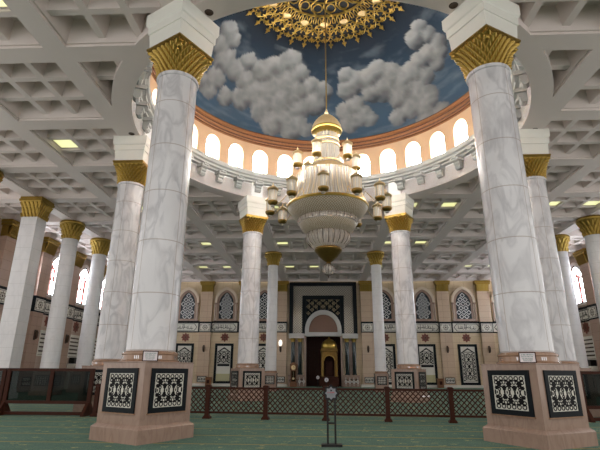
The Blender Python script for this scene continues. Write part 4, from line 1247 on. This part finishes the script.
# ------------------------------------------------------------------ lattice fence
fn_ = thing('lattice_fence', 'low dark red wooden lattice fence running across the green carpet', 'fence', (.02, -3.52, 0), math.atan(-.08))
fn_.scale = (1.04, 1.04, 1.04)
XP = [-8.62 + 2.1*i for i in range(8)]
XP = [x - .02 for x in XP]
for i, x in enumerate(XP):
    b = MB(); b.stack([(.13, 0), (.13, .05), (.09, .1), (.075, .12), (.075, 1.04), (.1, 1.05), (.1, 1.09), (.06, 1.12)], c=(x, 0)); b.build('post', 'wood', fn_, ang=20)
def clip_line(px, pz, dx, dz, x0, x1, z0, z1):
    t0, t1 = -99, 99
    for p, d, lo, hi in ((px, dx, x0, x1), (pz, dz, z0, z1)):
        a, b_ = (lo-p)/d, (hi-p)/d
        if a > b_: a, b_ = b_, a
        t0, t1 = max(t0, a), min(t1, b_)
    return (t0, t1) if t1 - t0 > .03 else None
for i in range(len(XP)-1):
    x0, x1 = XP[i]+.08, XP[i+1]-.08
    b = MB(); b.box(x0, x1, -.03, .03, .98, 1.05); b.box(x0, x1, -.03, .03, .17, .24); pn = b.build('rail', 'wood', fn_, smooth=False)
    l = MB(); pitch = .178
    n_ = int((x1-x0+.8)/pitch) + 2
    for k in range(n_):
        for sg in (1, -1):
            px = x0 - .75 + pitch*k if sg > 0 else x0 + pitch*k
            r_ = clip_line(px, .24, sg*.72, .74, x0, x1, .24, .98)
            if r_:
                a_, b_ = r_
                stroke(l, [(px+sg*.72*a_, .24+.74*a_), (px+sg*.72*b_, .24+.74*b_)], .035, (0, -.012 if sg > 0 else 0, 0), UX, UZ, (0, .012, 0))
    l.build('lattice', 'wood', pn, smooth=False)

# smoked glass screens in wooden frames
def make_glass_screen(L):
    t = thing('glass_screen', '', 'screen')
    b = MB(); b.box(0, L, -.05, .05, 1.56, 1.66); b.build('top_rail', 'wood', t, smooth=False)
    b = MB(); b.box(0, L, -.05, .05, .4, .51); b.build('middle_rail', 'wood', t, smooth=False)
    b = MB(); b.box(.1, L-.1, -.06, .06, .02, .13); b.build('bottom_rail', 'wood', t, smooth=False)
    for x in (.07, L-.07):
        b = MB(); b.box(x-.07, x+.07, -.06, .06, .1, 1.66); b.build('post', 'wood', t, smooth=False)
        b = MB(); b.prism([(-.42, 0), (.42, 0), (.42, .06), (.08, .46), (-.08, .46), (-.42, .06)], (x-.06, 0, 0), (0, 1, 0), UZ, (.12, 0, 0)); b.build('foot', 'wood', t, smooth=False)
    xm = L*.52
    b = MB(); b.box(xm-.07, xm+.07, -.05, .05, .5, 1.57); b.build('mullion', 'wood', t, smooth=False)
    for x0, x1 in ((.14, xm-.07), (xm+.07, L-.14)):
        b = MB(); b.box(x0, x1, -.012, .012, .51, 1.56); b.build('pane', 'dark_glass', t, smooth=False)
    return t
gs = make_glass_screen(3.35)
gs.scale = (1.04, 1.04, 1.04); gs.location = (-12.76, -2.58, 0); gs['label'] = 'smoked glass screen in a dark wooden frame standing on the carpet beside the nearest pedestal'; gs['group'] = 'smoked glass screens on the carpet'
dup(gs, (-16.35, -2.5, 0), 0, 'smoked glass screen cut by the edge of the view, next to the first screen')
dup(gs, (9.1, -2.8, 0), 0, 'smoked glass screen peeping out behind the closest pedestal where the fence ends')

# star sign on a stand
sg_ = thing('sign_stand', 'black stand with a star-shaped silver notice, standing on the carpet before the fence', 'sign', (-.15, -9.53, 0), R(1))
sg_.scale = (1.04, 1.04, 1.04)
b = MB(); b.box(-.23, .23, -.12, .12, 0, .05); b.build('base', 'black_metal', sg_, smooth=False)
for sx in (-.085, .085):
    b = MB(); b.box(sx-.021, sx+.021, -.018, .018, .03, 1.0); b.build('pole', 'black_metal', sg_, smooth=False)
b = MB(); b.box(-.09, .09, -.014, .014, .455, .495); b.build('crossbar', 'black_metal', sg_, smooth=False)
b = MB(); b.prism(star(.192, .15, 8, (0, 1.11), 0), (0, -.015, 0), UX, UZ, (0, .03, 0)); fr = b.build('star_board', 'black_metal', sg_, smooth=False)
b = MB(); b.prism(star(.14, .105, 8, (0, 1.11)), (0, -.02, 0), UX, UZ, (0, .006, 0)); fc = b.build('star_face', 'silver', fr, smooth=False)
b = MB(); b.prism(flower(.022, 3, .2, 14, (0, 1.17)), (0, -.022, 0), UX, UZ, (0, .003, 0)); b.box(-.02, .02, -.023, -.02, 1.152, 1.162)
b.build('emblem', 'black_metal', fc, smooth=False)
def scribble(mb, x0, x1, z, hh, y, seed, v=UZ, o=(0, 0, 0), th=.004, dep=(0, -.002, 0), u=UX):
    rn = random.Random(seed); x = x0
    while x < x1 - .008:
        w_ = min(rn.uniform(.012, .022), x1-x)
        k = rn.choice((0, 1, 2))
        O = ((o[0], o[1]+y, o[2]), u, v, dep)
        if k == 0: rectring(mb, x, x+w_*.8, z, z+hh, th, *O)
        elif k == 1:
            stroke(mb, [(x, z), (x, z+hh)], th, *O); stroke(mb, [(x, z+hh*.5), (x+w_*.7, z+hh)], th, *O); stroke(mb, [(x, z+hh*.5), (x+w_*.7, z)], th, *O)
        else:
            stroke(mb, [(x, z), (x+w_*.35, z+hh), (x+w_*.7, z)], th, *O)
        x += w_
b = MB(); scribble(b, -.085, .085, 1.112, .024, -.021, 5); b.build('red_lettering', 'red_ink', fc, smooth=False)
b = MB()
for k in range(3): scribble(b, -.08+.012*k, .08-.012*k, 1.085-.022*k, .013, -.021, 8+k, th=.003)
b.build('grey_lettering', 'grey_ink', fc, smooth=False)

# framed notices on the two nearest pedestals
def notice(colpos, lab, seed):
    d = Vector((-.376, -21.22)) - Vector(colpos); d.normalize()
    p = Vector(colpos) + d*.84
    ang = math.atan2(d.y, d.x) + pi/2
    t = thing('framed_notice', lab, 'notice', (p.x, p.y, 1.802), ang, 'framed notices on the nearest pedestals')
    til = Vector((0, .18, 1)).normalized()
    nd = Vector((0, -1, .18)).normalized()
    b = MB(); rectring(b, -.19, .19, 0, .26, .022, (0, 0, 0), UX, til, nd*.02); b.prism(rect(-.18, .18, .01, .25), (0, .005, 0), UX, til, nd*.005); f = b.build('frame', 'wood_dark', t, smooth=False)
    b = MB(); b.prism(rect(-.168, .168, .022, .238), (0, 0, 0), UX, til, nd*.012); c = b.build('card', 'paper', t, smooth=False)
    b = MB()
    for k, (zz, hh) in enumerate(((.185, .028), (.14, .028), (.1, .018), (.07, .016), (.045, .014))):
        rn = random.Random(seed+k)
        scribble(b, -.14+.01*k, .14-.01*k, zz, hh, 0, seed+k, v=til, o=tuple(nd*.012), th=.005, dep=nd*.002)
    b.build('lettering', 'teal_ink', c, smooth=False)
notice((RC*math.cos(R(240)), RC*math.sin(R(240))), 'small framed notice leaning on the pedestal beside the smoked glass screen end', 20)
notice((RC*math.cos(R(300)), RC*math.sin(R(300))), 'small framed notice leaning on the closest pedestal, where the lattice fence ends', 40)

# ------------------------------------------------------------------ chandelier
ch = thing('chandelier', 'huge gold and crystal tiered chandelier with lanterns hanging under the dome', 'chandelier', (0, 0, 0))
b = MB(); b.lathe([(.03, 14.5), (.03, 23.7)], 8); b.build('suspension_cable', 'gold_bronze', ch)
b = MB(); b.lathe([(.02, 14.75), (.06, 14.6), (.1, 14.5), (.07, 14.42), (.2, 14.34), (.42, 14.16), (.62, 13.92), (.74, 13.66), (.76, 13.52)], 48, fn=lambda r, z, a, k: r*(1+.012*math.cos(24*a)), caps=False); b.build('crown_dome', 'gold_bright', ch)
b = MB(); b.lathe([(.74, 13.54), (.78, 13.5), (.8, 13.42), (.78, 13.34), (.7, 13.3), (.62, 13.22), (.58, 13.15)], 48, caps=False)
b.build('crown_rim', 'gold', ch)
def pleats(mb, prof, n, amp):
    mb.lathe(prof, n*4, fn=lambda r, z, a, k: r + amp*math.cos(n*a), caps=False)
b = MB(); pleats(b, [(.55, 13.24), (.57, 12.8), (.6, 12.6), (.62, 12.0), (.72, 11.5)], 30, .022); up = b.build('upper_strings', 'crystal', ch)
b = MB()
for z, r in ((12.8, .6), (12.52, .64), (11.55, .74)): b.lathe([(r-.04, z-.06), (r+.03, z-.05), (r+.04, z), (r+.03, z+.05), (r-.04, z+.06)], 48, caps=False)
for k in range(20):
    a = 2*pi*k/20; b.tube([(.6*math.cos(a), .6*math.sin(a), z) for z in (13.2, 12.6, 11.6)], .012, 4)
b.build('upper_band', 'gold_bright', ch)
b = MB(); b.lathe([(.5, 11.58), (.8, 11.5), (.84, 11.4), (1.0, 11.28), (1.06, 11.2), (1.34, 11.02), (1.5, 10.86), (1.54, 10.76)], 64, fn=lambda r, z, a, k: r*(1+.02*math.cos(16*a)*(k > 2)), caps=False); b.build('shoulder', 'gold_bright', ch)
b = MB(); pleats(b, [(.84, 11.45), (.98, 11.2), (.95, 11.0)], 36, .03); b.build('shoulder_strings', 'crystal', ch)
b = MB(); pleats(b, [(1.53, 10.86), (1.56, 10.3), (1.66, 9.8), (1.9, 9.25)], 64, .025); b.build('drum_strings', 'crystal', ch)
b = MB()
for k in range(48):
    a = 2*pi*k/48; b.tube([(r*math.cos(a), r*math.sin(a), z) for r, z in ((1.57, 10.85), (1.6, 10.3), (1.7, 9.8), (1.93, 9.27))], .013, 4)
b.build('gilt_rods', 'gold_bright', ch)
b = MB(); b.lathe([(1.86, 9.3), (1.97, 9.28), (2.0, 9.21), (1.97, 9.14), (1.86, 9.12)], 72, caps=False); b.build('main_rim', 'gold', ch)
b = MB(); b.lathe([(1.95, 9.14), (1.8, 8.9), (1.55, 8.66), (1.3, 8.52)], 72, caps=False); b.build('upper_bowl_net', 'net', ch)
b = MB(); pleats(b, [(1.3, 8.66), (1.42, 8.62), (1.46, 8.5), (1.42, 8.38), (1.3, 8.32)], 48, .018); b.build('middle_garland', 'shade_crystal', ch)
b = MB(); b.lathe([(1.38, 8.34), (1.25, 8.1), (1.0, 7.9), (.85, 7.82)], 64, caps=False); b.build('middle_bowl_net', 'net', ch)
b = MB(); pleats(b, [(.85, 7.94), (1.0, 7.86), (1.05, 7.66), (.98, 7.46), (.8, 7.28), (.62, 7.18)], 40, .018); b.build('lower_garland', 'shade_crystal', ch)
for k in range(24):
    a = 2*pi*k/24
    b = MB(); b.tube([(r*math.cos(a), r*math.sin(a), z) for r, z in ((.86, 7.96), (1.03, 7.87), (1.08, 7.66), (1.0, 7.45), (.82, 7.26))], .012, 4); b.build('garland_wire', 'bronze', ch)
    b = MB(); b.tube([(r*math.cos(a), r*math.sin(a), z) for r, z in ((1.32, 8.67), (1.45, 8.63), (1.49, 8.5), (1.44, 8.37))], .012, 4); b.build('garland_wire', 'bronze', ch)
b = MB(); b.lathe([(.5, 7.22), (.62, 7.18), (.65, 7.08), (.6, 6.98), (.57, 6.95), (.42, 6.75), (.22, 6.58), (.1, 6.5), (.12, 6.44), (.03, 6.4)], 48, fn=lambda r, z, a, k: r*(1+.02*math.cos(20*a)), caps=False); b.build('lower_bowl', 'gold_bronze', ch)
b = MB(); b.lathe([(.02, 6.44), (.14, 6.4), (.25, 6.28), (.28, 6.15), (.24, 6.02), (.13, 5.92), (.02, 5.88)], 48, fn=lambda r, z, a, k: r*(1+.06*math.cos(12*a)), caps=False); bl = b.build('crystal_ball', 'shade_crystal', ch)
b = MB(); b.lathe([(.02, 5.9), (.05, 5.86), (.02, 5.74)], 8)
for k in range(12):
    a = 2*pi*k/12; b.tube([(r*math.cos(a), r*math.sin(a), z) for r, z in ((.03, 6.44), (.15, 6.41), (.265, 6.28), (.295, 6.15), (.255, 6.02), (.14, 5.91), (.03, 5.87))], .01, 4)
b.build('ball_wires', 'bronze', bl)
ln_parts = None
def add_lantern(rad, az, zt):
    global ln_parts
    a = R(az - 90)
    loc = (rad*math.cos(a), rad*math.sin(a), zt)
    if ln_parts is None:
        b = MB(); b.lathe([(.17, -1.03), (.21, -.4), (.21, -.36)], 64, fn=lambda r, z, a, k: (.195 + .012*math.cos(16*a)), caps=False)
        L = b.build('lantern', 'crystal', ch)
        q = MB(); q.lathe([(.005, .02), (.02, -.06), (.03, -.1), (.02, -.13), (.07, -.17), (.16, -.24), (.25, -.31), (.27, -.35), (.25, -.39), (.21, -.42)], 24, caps=False); q.build('cap', 'gold_bright', L)
        q = MB(); q.lathe([(.21, -.93), (.235, -.95), (.24, -1.0), (.2, -1.08), (.11, -1.13), (.02, -1.15)], 24, caps=False); q.build('foot', 'gold_bronze', L)
        q = MB(); q.lathe([(.02, -1.14), (.1, -1.15), (.1, -1.2), (.03, -1.24)], 12, caps=False); q.build('drop', 'crystal', L)
        q = MB(); q.lathe([(.02, -.9), (.06, -.85), (.06, -.45), (.02, -.4)], 8); q.build('lamp', 'lamp_glass', L)
        q = MB()
        for i in range(8):
            t_ = 2*pi*i/8; q.tube([(.212*math.cos(t_), .212*math.sin(t_), z) for z in (-.4, -.95)], .009, 4)
        q.build('rods', 'gold_bright', L)
        ln_parts = L; L.location = loc
    else:
        L = copy_tree(ln_parts, ch); L.location = loc
    L.rotation_euler.z = a
for k in range(12): add_lantern(2.85, -4.5 + 30*k, 10.08)
for k in range(6): add_lantern(1.5, -20 + 60*k, 12.42)
arm = None
def add_arm(pts, az):
    b = MB(); b.tube(pts, .022, 5); o = b.build('arm', 'gold_bright', ch); o.rotation_euler.z = R(az - 90)
for k in range(12): add_arm([(1.9, 0, 9.25), (2.1, 0, 9.6), (2.35, 0, 9.3), (2.6, 0, 9.02), (2.8, 0, 9.1), (2.85, 0, 9.16)], -4.5 + 30*k)
for k in range(6): add_arm([(.7, 0, 11.6), (.95, 0, 11.75), (1.2, 0, 11.5), (1.42, 0, 11.3), (1.5, 0, 11.45)], -20 + 60*k)

# ------------------------------------------------------------------ ceiling lights and downlights
h_ = SUB/2*.93
b = MB(); rectring(b, -h_, h_, -h_*.95, h_*.95, .05, (0, 0, 0), UX, (0, 1, 0), (0, 0, .1)); L0 = b.build('ceiling_light', 'plaster', smooth=False)
b = MB(); b.box(-h_+.05, h_-.05, -h_*.95+.05, h_*.95-.05, .02, .06); b.build('diffuser', 'tube_light', L0, smooth=False)
firstL = True
rowname = {-9.575: 'over the viewer, before the dome', .525: 'level with the middle of the dome', 10.625: 'just behind the dome ring', 20.725: 'above the slim columns', 30.825: 'nearest the far wall'}
colname = {-12.625: 'square pillar side', -2.525: 'bay before the clock', 7.575: 'bay beside centre', 17.675: 'far aisle'}
for cy in rowname:
    for cx in colname:
        for sx in (-1, 1):
            x, y = cx + sx*(SUB+RIB), cy
            if math.hypot(abs(x)-.7, y) < 10.9 and math.hypot(x, y) < 11.4: continue
            if (cy < 0 and cx > -10) or (cx > 10 and cy < 5): continue
            lab = '%s ceiling light %s, %s' % ('outer' if (sx > 0) == (cx > 0) else 'inner', rowname[cy], colname[cx])
            loc = (x, y, ZM + .08)
            if firstL: L0.location = loc; tag(L0, lab, 'ceiling light', 'fluorescent lights in the coffers'); firstL = False
            else: dup(L0, loc, 0, lab)
b = MB(); b.lathe([(.0001, -.005), (.1, -.005), (.13, -.02), (.15, 0)], 20); D0 = b.build('recessed_downlight', 'bronze')
for i, (a, lab) in enumerate(((-114, 'small round downlight in the ring soffit beside the nearest capital, square pillar side'), (-66, 'small round downlight in the ring soffit beside the closest capital of all'), (-4, 'small round downlight in the ring soffit above the column hidden behind the closest one'), (186, 'small round downlight in the ring soffit above the column nearest the square pillar'))):
    loc = (9.82*math.cos(R(a)), 9.82*math.sin(R(a)), ZC)
    if abs(a) < 10: loc = (10.12*math.cos(R(a)), -.77, ZC)
    if i == 0: D0.location = loc; tag(D0, lab, 'downlight', 'downlights in the ring soffit')
    else: dup(D0, loc, 0, lab)

# whatever stands on the floor comes down to the floor's level
for o in list(col.objects):
    if o.parent is None and 'label' in o and abs(o.location.z) < .001 and not o.name.startswith(('great_column', 'chandelier')):
        o.location.z = FZ          # stand on the floor
